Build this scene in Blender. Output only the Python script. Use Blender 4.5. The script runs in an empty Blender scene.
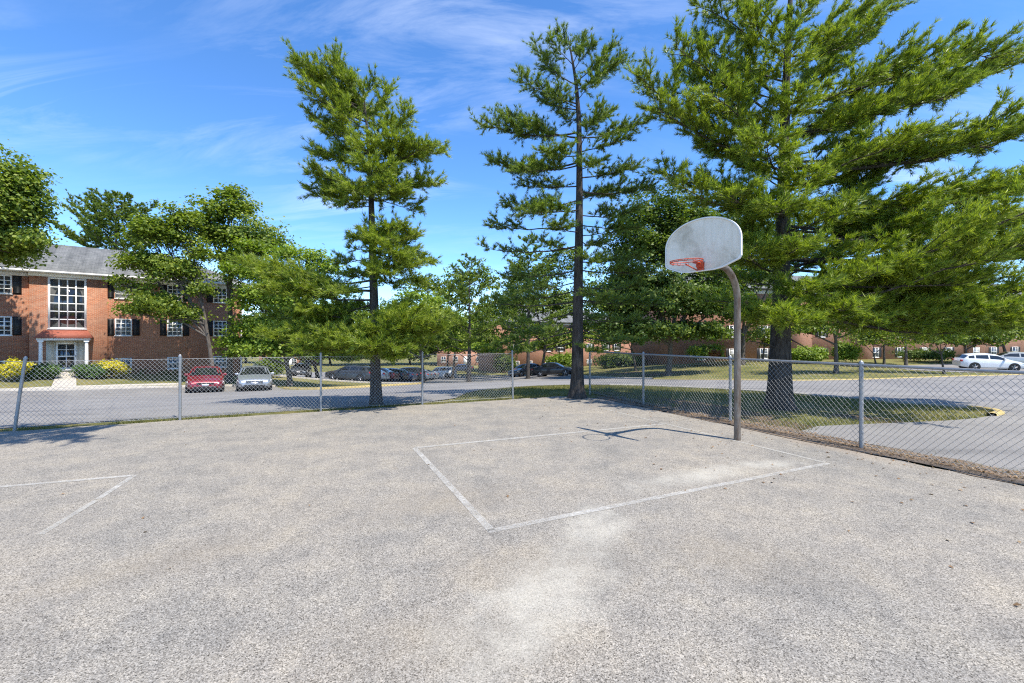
import bpy, bmesh, math, random
import numpy as np
from mathutils import Vector, Matrix, Euler
R=math.radians
sc=bpy.context.scene
col=sc.collection
# ------------------------------------------------------------------ terrain height
F,CX,CY,CH=443.0,512.0,338.0,1.7
K=np.array([2.36,13.45]); U=np.array([.909,.417]); NV=np.array([-.417,.909])
CP=np.array([(-9.2,8.2,0),(-4.45,10.3,0),(.03,12.35,0),(2.36,13.45,0),(4.47,9,0),(6.6,5.2,0),(-14,6,0),(10,0,0),(0,5,0),(0,-10,0),(-25,-5,0),(25,-8,0),
(-14.7,25,-1.32),(-17.9,25.8,-1.42),(-24.2,23.2,-1.17),(-12,14.5,-.42),(-20,15,-.55),
(-30.3,30,-.53),(-25.7,33.8,-1.1),(-22.3,36.7,-1.4),(-38,24,-.4),(-36,40,-.6),
(-21,55,-3.5),(-11.3,66,-4.3),(3.6,49,-2.5),(-3,30,-1.35),(-9,40,-2.4),(-16,36,-1.9),
(14,25,-.75),(42,38.5,-1.2),(25,48,-.8),(50,50,-.9),(36,46,-.9),(12,38,-1.6),(20,16,-.35),(30,20,-.6),(10.9,9.9,0),(8,20,-.55),
(-40,90,-4),(0,100,-4.2),(40,90,-3),(-60,50,-1.5),(80,60,-1.2),(-60,10,-.6),(60,10,-.4)],float)
def _phi(r2): return np.where(r2>1e-9,.5*r2*np.log(np.maximum(r2,1e-12)),0.)
def _solve():
    n=len(CP);P=CP[:,:2]
    A=_phi(((P[:,None]-P[None])**2).sum(-1))+np.eye(n)*2.0
    T=np.c_[np.ones(n),P]; M=np.zeros((n+3,n+3)); M[:n,:n]=A;M[:n,n:]=T;M[n:,:n]=T.T
    return np.linalg.solve(M,np.r_[CP[:,2],0,0,0])
WT=_solve()
def sst(a,b,x):
    t=np.clip((x-a)/(b-a),0,1); return t*t*(3-2*t)
def gz(x,y):
    x=np.atleast_1d(np.asarray(x,float));y=np.atleast_1d(np.asarray(y,float))
    xc=np.clip(x,-65,85);yc=np.clip(y,-12,105)
    r2=(xc[...,None]-CP[:,0])**2+(yc[...,None]-CP[:,1])**2
    z=_phi(r2)@WT[:-3]+WT[-3]+WT[-2]*xc+WT[-1]*yc
    d=(x-K[0])*NV[0]+(y-K[1])*NV[1]; e=(x-K[0])*U[0]+(y-K[1])*U[1]
    out=np.maximum(d,e)
    return z*sst(-.3,5,out)
def g(x,y): return float(gz(x,y)[0])
def at(px,py):
    dx=(px-CX)/F;dz=-(py-CY)/F
    Y=np.arange(1.,140,.1)
    h=CH+dz*Y-gz(dx*Y,Y)
    i=np.argmax(h<=0) if (h<=0).any() else len(Y)-1
    if i==0: i=1
    a,b=h[i-1],h[i]; t=a/(a-b) if a!=b else 0
    y=Y[i-1]+.1*t
    return (dx*y,y)

# ------------------------------------------------------------------ materials
def nt(name):
    m=bpy.data.materials.new(name); m.use_nodes=True
    t=m.node_tree; return m,t,t.nodes,t.links,t.nodes['Principled BSDF']
def N(t,kind,**kw):
    n=t.nodes.new(kind)
    for k,v in kw.items():
        if hasattr(n,k) and k not in n.inputs: setattr(n,k,v)
        else: n.inputs[k].default_value=v
    return n
def ramp(t,fac,stops):
    r=t.nodes.new('ShaderNodeValToRGB'); e=r.color_ramp.elements
    while len(e)<len(stops): e.new(.5)
    for x,(p,c) in zip(e,stops):
        x.position=p; x.color=(*c,1) if len(c)==3 else c
    t.links.new(fac,r.inputs[0]); return r.outputs[0]
def mixc(t,f,a,b,mode='MIX'):
    n=t.nodes.new('ShaderNodeMix'); n.data_type='RGBA'; n.blend_type=mode
    for i,v in ((0,f),(6,a),(7,b)):
        if hasattr(v,'is_linked'): t.links.new(v,n.inputs[i])
        else: n.inputs[i].default_value=v if i==0 else ((*v,1) if len(v)==3 else v)
    return n.outputs[2]
def math_(t,op,a,b=None,c=None,clamp=False):
    n=t.nodes.new('ShaderNodeMath'); n.operation=op; n.use_clamp=clamp
    for i,v in enumerate((a,b,c)):
        if v is None: continue
        if hasattr(v,'is_linked'): t.links.new(v,n.inputs[i])
        else: n.inputs[i].default_value=v
    return n.outputs[0]
def noise(t,vec,scale,detail=4,rough=.55,out=0,dist=0):
    n=t.nodes.new('ShaderNodeTexNoise'); n.inputs['Scale'].default_value=scale
    n.inputs['Detail'].default_value=detail; n.inputs['Roughness'].default_value=rough; n.inputs['Distortion'].default_value=dist
    if vec is not None: t.links.new(vec,n.inputs['Vector'])
    return n.outputs[out]
def coord(t,kind='Object'):
    return t.nodes.new('ShaderNodeTexCoord').outputs[kind]
def wpos(t): return t.nodes.new('ShaderNodeNewGeometry').outputs['Position']
def mapping(t,vec,loc=(0,0,0),rot=(0,0,0),scale=(1,1,1)):
    n=t.nodes.new('ShaderNodeMapping'); t.links.new(vec,n.inputs[0])
    n.inputs[1].default_value=loc; n.inputs[2].default_value=rot; n.inputs[3].default_value=scale
    return n.outputs[0]
def bump(t,h,strength,dist,bsdf):
    b=t.nodes.new('ShaderNodeBump'); b.inputs['Strength'].default_value=strength; b.inputs['Distance'].default_value=dist
    t.links.new(h,b.inputs['Height']); t.links.new(b.outputs[0],bsdf.inputs['Normal'])
def plain(name,c,rough=.6,metal=0,var=.12,scale=6,coat=0,spec=.5):
    m,t,n,l,b=nt(name)
    f=noise(t,coord(t),scale,5,.6)
    lo=tuple(x*(1-var) for x in c); hi=tuple(min(1,x*(1+var)) for x in c)
    l.new(ramp(t,f,[(.3,lo),(.7,hi)]),b.inputs['Base Color'])
    b.inputs['Roughness'].default_value=rough; b.inputs['Metallic'].default_value=metal
    b.inputs['Coat Weight'].default_value=coat; b.inputs['Specular IOR Level'].default_value=spec
    return m
def ell(t,P,cx,cy,ang,a,b,soft=1.0):
    """soft elliptical patch mask on the ground"""
    v=mapping(t,P,loc=(-cx,-cy,0))
    v=mapping(t,v,rot=(0,0,-ang))
    v=mapping(t,v,scale=(1/a,1/b,0))
    n=t.nodes.new('ShaderNodeVectorMath'); n.operation='LENGTH'; t.links.new(v,n.inputs[0])
    mr=t.nodes.new('ShaderNodeMapRange'); mr.interpolation_type='SMOOTHSTEP'
    t.links.new(n.outputs['Value'],mr.inputs[0]); mr.inputs[1].default_value=1; mr.inputs[2].default_value=1-soft
    return mr.outputs[0]
def m_court():
    m,t,n,l,b=nt('court_asphalt'); P=wpos(t)
    vo=t.nodes.new('ShaderNodeTexVoronoi'); vo.inputs['Scale'].default_value=165; l.new(P,vo.inputs['Vector'])
    sep=t.nodes.new('ShaderNodeSeparateColor'); l.new(vo.outputs['Color'],sep.inputs[0])
    v2=t.nodes.new('ShaderNodeTexVoronoi'); v2.inputs['Scale'].default_value=90; l.new(P,v2.inputs['Vector'])
    sep2=t.nodes.new('ShaderNodeSeparateColor'); l.new(v2.outputs['Color'],sep2.inputs[0])
    peb=ramp(t,sep.outputs[0],[(0,(.058,.054,.047)),(.13,(.141,.134,.119)),(.34,(.224,.214,.192)),(.72,(.292,.280,.253)),(1,(.435,.416,.375))])
    peb=mixc(t,.3,peb,ramp(t,sep2.outputs[0],[(0,(.72,.7,.68)),(.5,(.95,.95,.94)),(1,(1.18,1.17,1.15))]),'MULTIPLY')
    warm=mixc(t,math_(t,'MULTIPLY',sep.outputs[1],.35),(1,1,1),(1.08,.98,.84))
    peb=mixc(t,1,peb,warm,'MULTIPLY')
    big=noise(t,P,.55,6,.62); med=noise(t,P,2.2,6,.65)
    tone=ramp(t,big,[(.3,(.80,.82,.85)),(.5,(1,.985,.97)),(.7,(1.14,1.09,1.02))])
    c=mixc(t,.8,peb,tone,'MULTIPLY')
    tone2=ramp(t,med,[(.28,(.80,.80,.81)),(.5,(1,.99,.98)),(.7,(1.12,1.10,1.05))])
    c=mixc(t,.85,c,tone2,'MULTIPLY')
    tone3=ramp(t,noise(t,P,9,5,.7),[(.3,(.86,.86,.87)),(.55,(1,1,1)),(.75,(1.12,1.1,1.06))])
    c=mixc(t,.8,c,tone3,'MULTIPLY')
    # tan silt stains and pale dust, each with its own outline
    def stain(c,masks,colr,amt,sc_=1.6,lo=.42,hi=.62):
        tot=None
        for k in masks:
            e=ell(t,P,*k); tot=e if tot is None else math_(t,'MAXIMUM',tot,e)
        nz=noise(t,P,sc_,7,.68)
        f=math_(t,'ADD',math_(t,'MULTIPLY',tot,.42),math_(t,'MULTIPLY',nz,.62))
        mr=t.nodes.new('ShaderNodeMapRange'); mr.interpolation_type='SMOOTHSTEP'
        l.new(f,mr.inputs[0]); mr.inputs[1].default_value=lo; mr.inputs[2].default_value=hi
        grain=math_(t,'MULTIPLY_ADD',sep.outputs[2],.6,.5)
        f=math_(t,'MULTIPLY',math_(t,'MULTIPLY',mr.outputs[0],grain),amt,clamp=True)
        return mixc(t,f,c,colr)
    c=stain(c,[(-.7,4.6,.5,2.2,1.0,1.),(.3,3.3,.3,2.0,.9,1.),(-2.6,3.4,.6,1.8,.7,1.),(1.9,3.4,-.2,1.8,.9,1.),(-.3,2.5,0,1.6,.7,1.)],(.205,.168,.118),.45,1.1,.40,.95)
    c=stain(c,[(2.35,5.5,.44,2.5,.55,1.),(3.4,5.95,.25,1.2,.4,1.),(.75,4.0,1.15,1.2,.6,1.),(.2,2.9,.95,1.9,.8,1.)],(.47,.45,.385),.85,3.2,.42,.94)
    c=stain(c,[(5.0,6.9,-1.12,3.2,.6,1.),(6.4,3.9,-1.12,2.6,.7,1.)],(.29,.225,.16),.6,1.9,.42,.85)
    c=stain(c,[(-4,6.5,.3,3,1.2,1.),(-1,8.5,.4,4,1.2,1.),(2.2,7.2,.5,2,1.,1.),(-5,3.8,.2,3,1.4,1.)],(.15,.148,.145),.35,.9,.45,.9)
    # hairline cracks
    cv=t.nodes.new('ShaderNodeTexVoronoi'); cv.feature='DISTANCE_TO_EDGE'; cv.inputs['Scale'].default_value=.33
    wv=t.nodes.new('ShaderNodeVectorMath'); wv.operation='ADD'; l.new(P,wv.inputs[0])
    nv=t.nodes.new('ShaderNodeVectorMath'); nv.operation='SCALE'; l.new(noise(t,P,1.7,6,.7,out=1),nv.inputs[0]); nv.inputs['Scale'].default_value=.75; l.new(nv.outputs[0],wv.inputs[1]); l.new(wv.outputs[0],cv.inputs['Vector'])
    ck=ramp(t,cv.outputs['Distance'],[(0,(1,1,1)),(.0035,(0,0,0))]); ck=math_(t,'MULTIPLY',ck,ramp(t,noise(t,P,.8,3,.6),[(.5,(0,0,0)),(.6,(.55,.55,.55))]))
    c=mixc(t,ck,c,(.10,.095,.088))
    dk=noise(t,P,1.15,7,.7,dist=.4)
    c=mixc(t,.5,c,ramp(t,dk,[(.28,(.74,.74,.75)),(.42,(1,1,1))]),'MULTIPLY')
    l.new(c,b.inputs['Base Color']); b.inputs['Roughness'].default_value=.92; b.inputs['Specular IOR Level'].default_value=.25
    bump(t,math_(t,'ADD',vo.outputs['Distance'],math_(t,'MULTIPLY',sep.outputs[0],.4)),.22,.004,b)
    return m
def m_road():
    m,t,n,l,b=nt('road_asphalt'); P=wpos(t)
    f=noise(t,P,60,3,.7); g_=noise(t,P,.35,6,.6); h=noise(t,mapping(t,P,rot=(0,0,.43),scale=(.25,1.6,1)),.8,5,.6)
    c=ramp(t,f,[(.3,(.165,.159,.150)),(.7,(.295,.285,.27))])
    c=mixc(t,.8,c,ramp(t,g_,[(.3,(.72,.72,.74)),(.7,(1.16,1.14,1.11))]),'MULTIPLY')
    c=mixc(t,.6,c,ramp(t,h,[(.34,(.62,.62,.62)),(.48,(1,1,1))]),'MULTIPLY')
    l.new(c,b.inputs['Base Color']); b.inputs['Roughness'].default_value=.9; b.inputs['Specular IOR Level'].default_value=.3
    bump(t,f,.3,.01,b); return m
def m_paint(name,c,lo,hi,scale=9):
    m,t,n,l,b=nt(name); P=wpos(t)
    vo=t.nodes.new('ShaderNodeTexVoronoi'); vo.inputs['Scale'].default_value=105; l.new(P,vo.inputs['Vector'])
    sep=t.nodes.new('ShaderNodeSeparateColor'); l.new(vo.outputs['Color'],sep.inputs[0])
    f=math_(t,'ADD',math_(t,'MULTIPLY',noise(t,P,scale,6,.7),.7),math_(t,'MULTIPLY',sep.outputs[0],.3))
    f=math_(t,'ADD',f,math_(t,'MULTIPLY',noise(t,P,1.3,3,.6),.35))
    mr=t.nodes.new('ShaderNodeMapRange'); l.new(f,mr.inputs[0]); mr.inputs[1].default_value=lo; mr.inputs[2].default_value=hi
    b.inputs['Base Color'].default_value=(*c,1); b.inputs['Roughness'].default_value=.85
    l.new(mr.outputs[0],b.inputs['Alpha']); return m
def m_ground():
    m,t,n,l,b=nt('grass_ground'); P=wpos(t)
    f=noise(t,P,28,5,.75); g_=noise(t,P,.42,6,.62); h=noise(t,P,1.7,6,.7)
    grass=ramp(t,f,[(.25,(.04,.052,.014)),(.5,(.11,.125,.034)),(.75,(.22,.215,.07))])
    dry=ramp(t,f,[(.25,(.12,.10,.035)),(.5,(.24,.205,.08)),(.75,(.34,.30,.14))])
    c=mixc(t,ramp(t,math_(t,'MULTIPLY_ADD',h,.45,math_(t,'MULTIPLY',g_,.6)),[(.42,(0,0,0)),(.62,(.85,.85,.85))]),grass,dry)
    dirt=ramp(t,f,[(.25,(.06,.042,.028)),(.5,(.15,.108,.07)),(.75,(.25,.185,.125))])
    k=None
    for e in ((4.6,11.2,-1.13,4.2,1.6,1.),(3.4,13.6,-.6,2.2,1.2,1.),(7.6,9.4,-1.1,1.6,.7,1.),(-3.6,11.2,.43,1.6,.5,1.),(13.4,40.5,.3,5,2,1.),(11,44,.3,5,2,1.),(6.0,7.6,-1.13,3.5,.6,.6)):
        q=ell(t,P,*e); k=q if k is None else math_(t,'MAXIMUM',k,q)
    k=math_(t,'MULTIPLY_ADD',k,.55,math_(t,'MULTIPLY',h,.6))
    c=mixc(t,ramp(t,k,[(.5,(0,0,0)),(.66,(1,1,1))]),c,dirt)
    l.new(c,b.inputs['Base Color']); b.inputs['Roughness'].default_value=.95; b.inputs['Specular IOR Level'].default_value=.15
    bump(t,f,.8,.04,b); return m
def m_leaf(name,c1,c2,c3,trans=.35,rough=.5,nscale=.9):
    """leaf colours vary from leaf to leaf and from spray to spray"""
    m,t,n,l,b=nt(name)
    geo=t.nodes.new('ShaderNodeNewGeometry')
    f=math_(t,'MULTIPLY_ADD',geo.outputs['Random Per Island'],.55,math_(t,'MULTIPLY',noise(t,geo.outputs['Position'],nscale,3,.6),.6))
    c=ramp(t,f,[(.2,c1),(.55,c2),(.9,c3)])
    l.new(c,b.inputs['Base Color']); b.inputs['Roughness'].default_value=rough; b.inputs['Specular IOR Level'].default_value=.35
    tr=t.nodes.new('ShaderNodeBsdfTranslucent')
    l.new(mixc(t,1,c,(1.32,1.42,.5),'MULTIPLY'),tr.inputs[0])
    mx=t.nodes.new('ShaderNodeMixShader'); mx.inputs[0].default_value=trans
    l.new(b.outputs[0],mx.inputs[1]); l.new(tr.outputs[0],mx.inputs[2]); l.new(mx.outputs[0],n['Material Output'].inputs[0])
    return m
def m_bark(name,a,bc):
    m,t,n,l,b=nt(name); P=coord(t)
    f=noise(t,mapping(t,P,scale=(1,1,.22)),16,6,.7)
    c=ramp(t,f,[(.32,a),(.65,bc)])
    l.new(c,b.inputs['Base Color']); b.inputs['Roughness'].default_value=.95; b.inputs['Specular IOR Level'].default_value=.2
    bump(t,f,1.0,.04,b); return m
def m_brick(name,c1,c2,mortar):
    m,t,n,l,b=nt(name); P=coord(t)
    s=t.nodes.new('ShaderNodeSeparateXYZ'); l.new(P,s.inputs[0])
    cb=t.nodes.new('ShaderNodeCombineXYZ'); l.new(math_(t,'ADD',s.outputs[0],s.outputs[1]),cb.inputs[0]); l.new(s.outputs[2],cb.inputs[1])
    br=t.nodes.new('ShaderNodeTexBrick'); l.new(cb.outputs[0],br.inputs['Vector'])
    br.inputs['Scale'].default_value=1; br.inputs['Brick Width'].default_value=.215; br.inputs['Row Height'].default_value=.075; br.inputs['Mortar Size'].default_value=.009
    br.inputs['Color1'].default_value=(*c1,1); br.inputs['Color2'].default_value=(*c2,1); br.inputs['Mortar'].default_value=(*mortar,1)
    v=noise(t,P,.5,5,.6)
    w=noise(t,cb.outputs[0],9,3,.6)
    c=mixc(t,.8,br.outputs[0],ramp(t,v,[(.3,(.86,.84,.82)),(.7,(1.12,1.1,1.06))]),'MULTIPLY')
    c=mixc(t,.7,c,ramp(t,w,[(.3,(.75,.72,.7)),(.7,(1.2,1.2,1.18))]),'MULTIPLY')
    l.new(c,b.inputs['Base Color']); b.inputs['Roughness'].default_value=.88; b.inputs['Specular IOR Level'].default_value=.25
    bump(t,br.outputs[1],-.4,.01,b); return m
def m_shingle():
    m,t,n,l,b=nt('roof_shingle'); P=coord(t)
    br=t.nodes.new('ShaderNodeTexBrick'); l.new(P,br.inputs['Vector'])
    br.inputs['Scale'].default_value=1; br.inputs['Brick Width'].default_value=.32; br.inputs['Row Height'].default_value=.14; br.inputs['Mortar Size'].default_value=.008
    br.inputs['Color1'].default_value=(.13,.135,.13,1); br.inputs['Color2'].default_value=(.19,.19,.185,1); br.inputs['Mortar'].default_value=(.07,.07,.07,1)
    st=noise(t,mapping(t,P,scale=(1.2,.18,.18)),1.4,5,.65)
    c=mixc(t,.9,br.outputs[0],ramp(t,st,[(.32,(.55,.56,.55)),(.6,(1.15,1.15,1.12))]),'MULTIPLY')
    l.new(c,b.inputs['Base Color']); b.inputs['Roughness'].default_value=.9; return m
def m_glass(name,c=(.02,.025,.03),rough=.04):
    m,t,n,l,b=nt(name)
    f=noise(t,coord(t),1.3,3,.5)
    l.new(ramp(t,f,[(.35,tuple(x*.6 for x in c)),(.65,tuple(x*1.6 for x in c))]),b.inputs['Base Color'])
    b.inputs['Roughness'].default_value=rough; b.inputs['Specular IOR Level'].default_value=.9; return m
def m_pole():
    m,t,n,l,b=nt('rusty_galvanised_pole'); P=coord(t)
    f=noise(t,mapping(t,P,scale=(1,1,.25)),9,7,.7); s=noise(t,P,60,3,.6)
    c=ramp(t,f,[(.30,(.085,.045,.028)),(.45,(.165,.128,.098)),(.62,(.25,.23,.205))])
    c=mixc(t,.5,c,ramp(t,s,[(.3,(.75,.72,.7)),(.7,(1.15,1.15,1.15))]),'MULTIPLY')
    l.new(c,b.inputs['Base Color']); b.inputs['Roughness'].default_value=.5; b.inputs['Metallic'].default_value=.45; return m
def m_board():
    m,t,n,l,b=nt('worn_board_paint'); P=coord(t)
    f=noise(t,P,2.6,7,.68,dist=.6); s=noise(t,mapping(t,P,scale=(5,5,.7)),3,5,.65)
    c=ramp(t,f,[(.36,(.54,.485,.38)),(.5,(.74,.68,.56)),(.65,(.80,.75,.64))])
    c=mixc(t,.55,c,ramp(t,s,[(.3,(.8,.79,.74)),(.55,(1,1,1))]),'MULTIPLY')
    d=noise(t,P,11,6,.75)
    c=mixc(t,.6,c,ramp(t,d,[(.30,(.45,.42,.37)),(.40,(1,1,1))]),'MULTIPLY')
    l.new(c,b.inputs['Base Color']); b.inputs['Roughness'].default_value=.6; return m
def m_carpaint(name,c,metal=.35):
    m,t,n,l,b=nt(name)
    f=noise(t,coord(t),3,4,.6)
    l.new(ramp(t,f,[(.3,tuple(x*.93 for x in c)),(.7,tuple(min(1,x*1.05) for x in c))]),b.inputs['Base Color'])
    b.inputs['Metallic'].default_value=metal; b.inputs['Roughness'].default_value=.35; b.inputs['Coat Weight'].default_value=.8; b.inputs['Coat Roughness'].default_value=.06
    return m
M={}
M['court']=m_court(); M['road']=m_road(); M['ground']=m_ground()
M['line']=m_paint('worn_court_paint',(.46,.445,.405),.38,.92); M['line_far']=m_paint('thin_court_paint',(.43,.415,.375),.28,.90); M['line_faint']=m_paint('faded_court_paint',(.46,.445,.40),.34,1.0)
M['needle_a']=m_leaf('pine_needles_yellowish',(.058,.108,.016),(.195,.262,.030),(.42,.47,.07),.38,.42)
M['needle_b']=m_leaf('pine_needles_dark',(.038,.078,.020),(.13,.195,.032),(.30,.365,.07),.36,.42)
M['needle_c']=m_leaf('pine_needles_fresh',(.054,.102,.016),(.19,.26,.030),(.42,.475,.07),.38,.42)
M['leaf_a']=m_leaf('maple_leaves',(.055,.098,.016),(.15,.215,.028),(.31,.355,.055),.38)
M['leaf_dark']=m_leaf('dark_leaves',(.034,.070,.015),(.09,.145,.025),(.20,.25,.045),.36)
M['leaf_lime']=m_leaf('lime_leaves',(.085,.15,.02),(.18,.265,.032),(.30,.38,.055),.38)
M['leaf_yellow']=m_leaf('golden_leaves',(.40,.35,.02),(.60,.52,.03),(.74,.66,.06),.3)
M['leaf_box']=m_leaf('boxwood_leaves',(.022,.06,.014),(.06,.13,.025),(.12,.21,.04),.25)
M['leaf_red']=m_leaf('reddish_leaves',(.16,.06,.03),(.28,.12,.06),(.38,.2,.09),.3)
M['blade']=m_leaf('grass_blades',(.065,.085,.02),(.15,.155,.04),(.32,.27,.11),.3,.6,.5)
M['litter']=m_leaf('dry_litter',(.13,.075,.035),(.24,.15,.08),(.38,.27,.16),.1,.8,.5)
M['bark_pine']=m_bark('pine_bark',(.024,.021,.019),(.105,.092,.081)); M['bark_grey']=m_bark('grey_bark',(.05,.042,.035),(.17,.145,.12))
M['brick']=m_brick('red_brick',(.42,.165,.088),(.31,.112,.060),(.38,.29,.22)); M['brick_far']=m_brick('orange_brick',(.46,.21,.13),(.37,.155,.092),(.40,.32,.26))
M['shingle']=m_shingle(); M['trim']=plain('white_trim',(.80,.785,.75),.5,var=.05); M['cream']=plain('cream_trim',(.52,.48,.39),.6,var=.06)
M['copper']=plain('painted_copper_roof',(.30,.085,.05),.75,var=.15); M['shutter']=plain('black_shutter',(.012,.012,.014),.5)
M['glass']=m_glass('window_glass'); M['glass_blind']=m_glass('window_with_blind',(.26,.26,.25),.08); M['glass_sky']=m_glass('window_reflecting',(.07,.085,.10),.03); M['carglass']=m_glass('car_glass',(.012,.015,.018),.03)
M['galv']=plain('galvanised_steel',(.30,.31,.32),.5,.6,var=.12,scale=20); M['wire']=plain('galvanised_wire',(.40,.41,.41),.5,.35,var=.15,scale=8)
M['wire_dull']=plain('weathered_wire',(.30,.30,.29),.55,.35,var=.2,scale=8)
M['pole']=m_pole(); M['board']=m_board(); M['boardedge']=plain('board_edge_paint',(.74,.74,.71),.5,var=.06)
M['rim']=plain('orange_rim_paint',(.46,.06,.02),.5,.1,var=.4,scale=30)
M['concrete']=plain('concrete',(.46,.42,.36),.9,var=.15,scale=3); M['kerb_yellow']=plain('yellow_kerb_paint',(.42,.32,.12),.85,var=.25,scale=4); M['kerb']=plain('kerb_concrete',(.40,.37,.32),.9,var=.2,scale=3)
M['tyre']=plain('tyre_rubber',(.018,.018,.018),.85); M['wheelmetal']=plain('alloy',(.48,.48,.5),.3,.8); M['blacktrim']=plain('black_plastic',(.015,.015,.016),.5)
M['lamp']=plain('headlamp_lens',(.75,.77,.78),.1,0,var=.1); M['redlamp']=plain('tail_lamp_lens',(.45,.02,.02),.15); M['plate']=plain('licence_plate',(.7,.7,.72),.4); M['chrome']=plain('chrome',(.75,.75,.76),.15,.9)
for k,c,mt in (('red',(.22,.008,.02),.2),('silver',(.40,.43,.47),.6),('white',(.74,.75,.75),0),('black',(.012,.013,.016),.2),('darkgrey',(.06,.07,.085),.4),('blue',(.06,.09,.16),.4),('steel',(.22,.28,.36),.5),('maroon',(.10,.012,.018),.3),('champagne',(.46,.46,.42),.4)):
    M['car_'+k]=m_carpaint('car_paint_'+k,c,mt)
# ------------------------------------------------------------------ mesh helpers
class Geo:
    def __init__(s): s.v=[];s.f=[];s.n=0
    def add(s,V,Fs):
        V=np.asarray(V,float).reshape(-1,3); Fs=np.asarray(Fs,int)
        s.v.append(V); s.f.append(Fs+s.n); s.n+=len(V)
    def box(s,lo,hi,tf=None):
        x0,y0,z0=lo;x1,y1,z1=hi
        V=np.array([(x0,y0,z0),(x1,y0,z0),(x1,y1,z0),(x0,y1,z0),(x0,y0,z1),(x1,y0,z1),(x1,y1,z1),(x0,y1,z1)],float)
        if tf is not None: V=tf(V)
        s.add(V,[(0,3,2,1),(4,5,6,7),(0,1,5,4),(1,2,6,5),(2,3,7,6),(3,0,4,7)])
    def tube(s,P,r,n=8,cap=True):
        P=np.asarray(P,float); m=len(P); r=np.broadcast_to(np.asarray(r,float),(m,))
        T=np.gradient(P,axis=0); T/=np.linalg.norm(T,axis=1)[:,None]+1e-9
        ref=np.array([0,0,1.]) if abs(T[0,2])<.8 else np.array([1.,0,0])
        A=np.empty_like(P); a0=np.cross(T[0],ref)
        for k in range(m):
            a0=a0-T[k]*(a0@T[k]); a0=a0/(np.linalg.norm(a0)+1e-12); A[k]=a0
        B=np.cross(T,A)
        a=np.arange(n)*2*math.pi/n
        V=P[:,None]+r[:,None,None]*(A[:,None]*np.cos(a)[None,:,None]+B[:,None]*np.sin(a)[None,:,None])
        i=np.arange(m-1)[:,None]*n; j=np.arange(n)[None]; j2=(j+1)%n
        Fs=np.stack([i+j,i+j2,i+n+j2,i+n+j],-1).reshape(-1,4)
        s.add(V.reshape(-1,3),Fs)
        if cap and n>=3:
            for k,sgn in ((0,1),(m-1,-1)):
                c=np.vstack([V[k],P[k][None]]); jj=np.arange(n)
                s.add(c,np.stack([jj,(jj+1)%n,np.full(n,n)],-1)[:, ::sgn])
    def prism(s,poly,h0,h1,axis='z'):
        p=np.asarray(poly,float);n=len(p)
        def mk(h):
            if axis=='z': return np.c_[p,np.full(n,h)]
            if axis=='y': return np.c_[p[:,0],np.full(n,h),p[:,1]]
            return np.c_[np.full(n,h),p]
        V=np.vstack([mk(h0),mk(h1)]); j=np.arange(n);j2=(j+1)%n
        s.add(V,np.stack([j,j2,j2+n,j+n],-1))
        s.ngons=getattr(s,'ngons',[]); b=s.n-2*n
        s.ngons.append([b+k for k in range(n)][::-1]); s.ngons.append([b+n+k for k in range(n)])
    def build(s,name,mat,parent=None,smooth=False,sharp=None):
        me=bpy.data.meshes.new(name)
        V=np.vstack(s.v); ng=getattr(s,'ngons',[])
        cnt=[];idx=[]
        for f in s.f:
            if len(f): cnt.append(np.full(len(f),f.shape[1])); idx.append(f.ravel())
        for f in ng: cnt.append(np.array([len(f)])); idx.append(np.array(f))
        cnt=np.concatenate(cnt);idx=np.concatenate(idx)
        me.vertices.add(len(V)); me.vertices.foreach_set('co',V.astype(np.float32).ravel())
        me.loops.add(len(idx)); me.loops.foreach_set('vertex_index',idx.astype(np.int32))
        me.polygons.add(len(cnt)); st=np.r_[0,np.cumsum(cnt)[:-1]]
        me.polygons.foreach_set('loop_start',st.astype(np.int32))
        if smooth: me.polygons.foreach_set('use_smooth',np.ones(len(cnt),bool))
        me.update(calc_edges=True); me.validate()
        if sharp: me.set_sharp_from_angle(angle=R(sharp))
        me.materials.append(mat)
        o=bpy.data.objects.new(name,me); col.objects.link(o)
        if parent is not None: o.parent=parent
        return o
def tag(o,label=None,cat=None,group=None,kind=None):
    for k,v in (('label',label),('category',cat),('group',group),('kind',kind)):
        if v: o[k]=v
    return o
def empty(name,loc,label,cat,rz=0,group=None):
    o=bpy.data.objects.new(name,None); o.empty_display_size=.2; col.objects.link(o)
    o.location=loc; o.rotation_euler=(0,0,rz); return tag(o,label,cat,group)
def bevel(o,w,seg=2):
    bm=bmesh.new(); bm.from_mesh(o.data); bmesh.ops.bevel(bm,geom=bm.edges[:],offset=w,segments=seg,affect='EDGES',profile=.5); bm.to_mesh(o.data); bm.free(); return o
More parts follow.
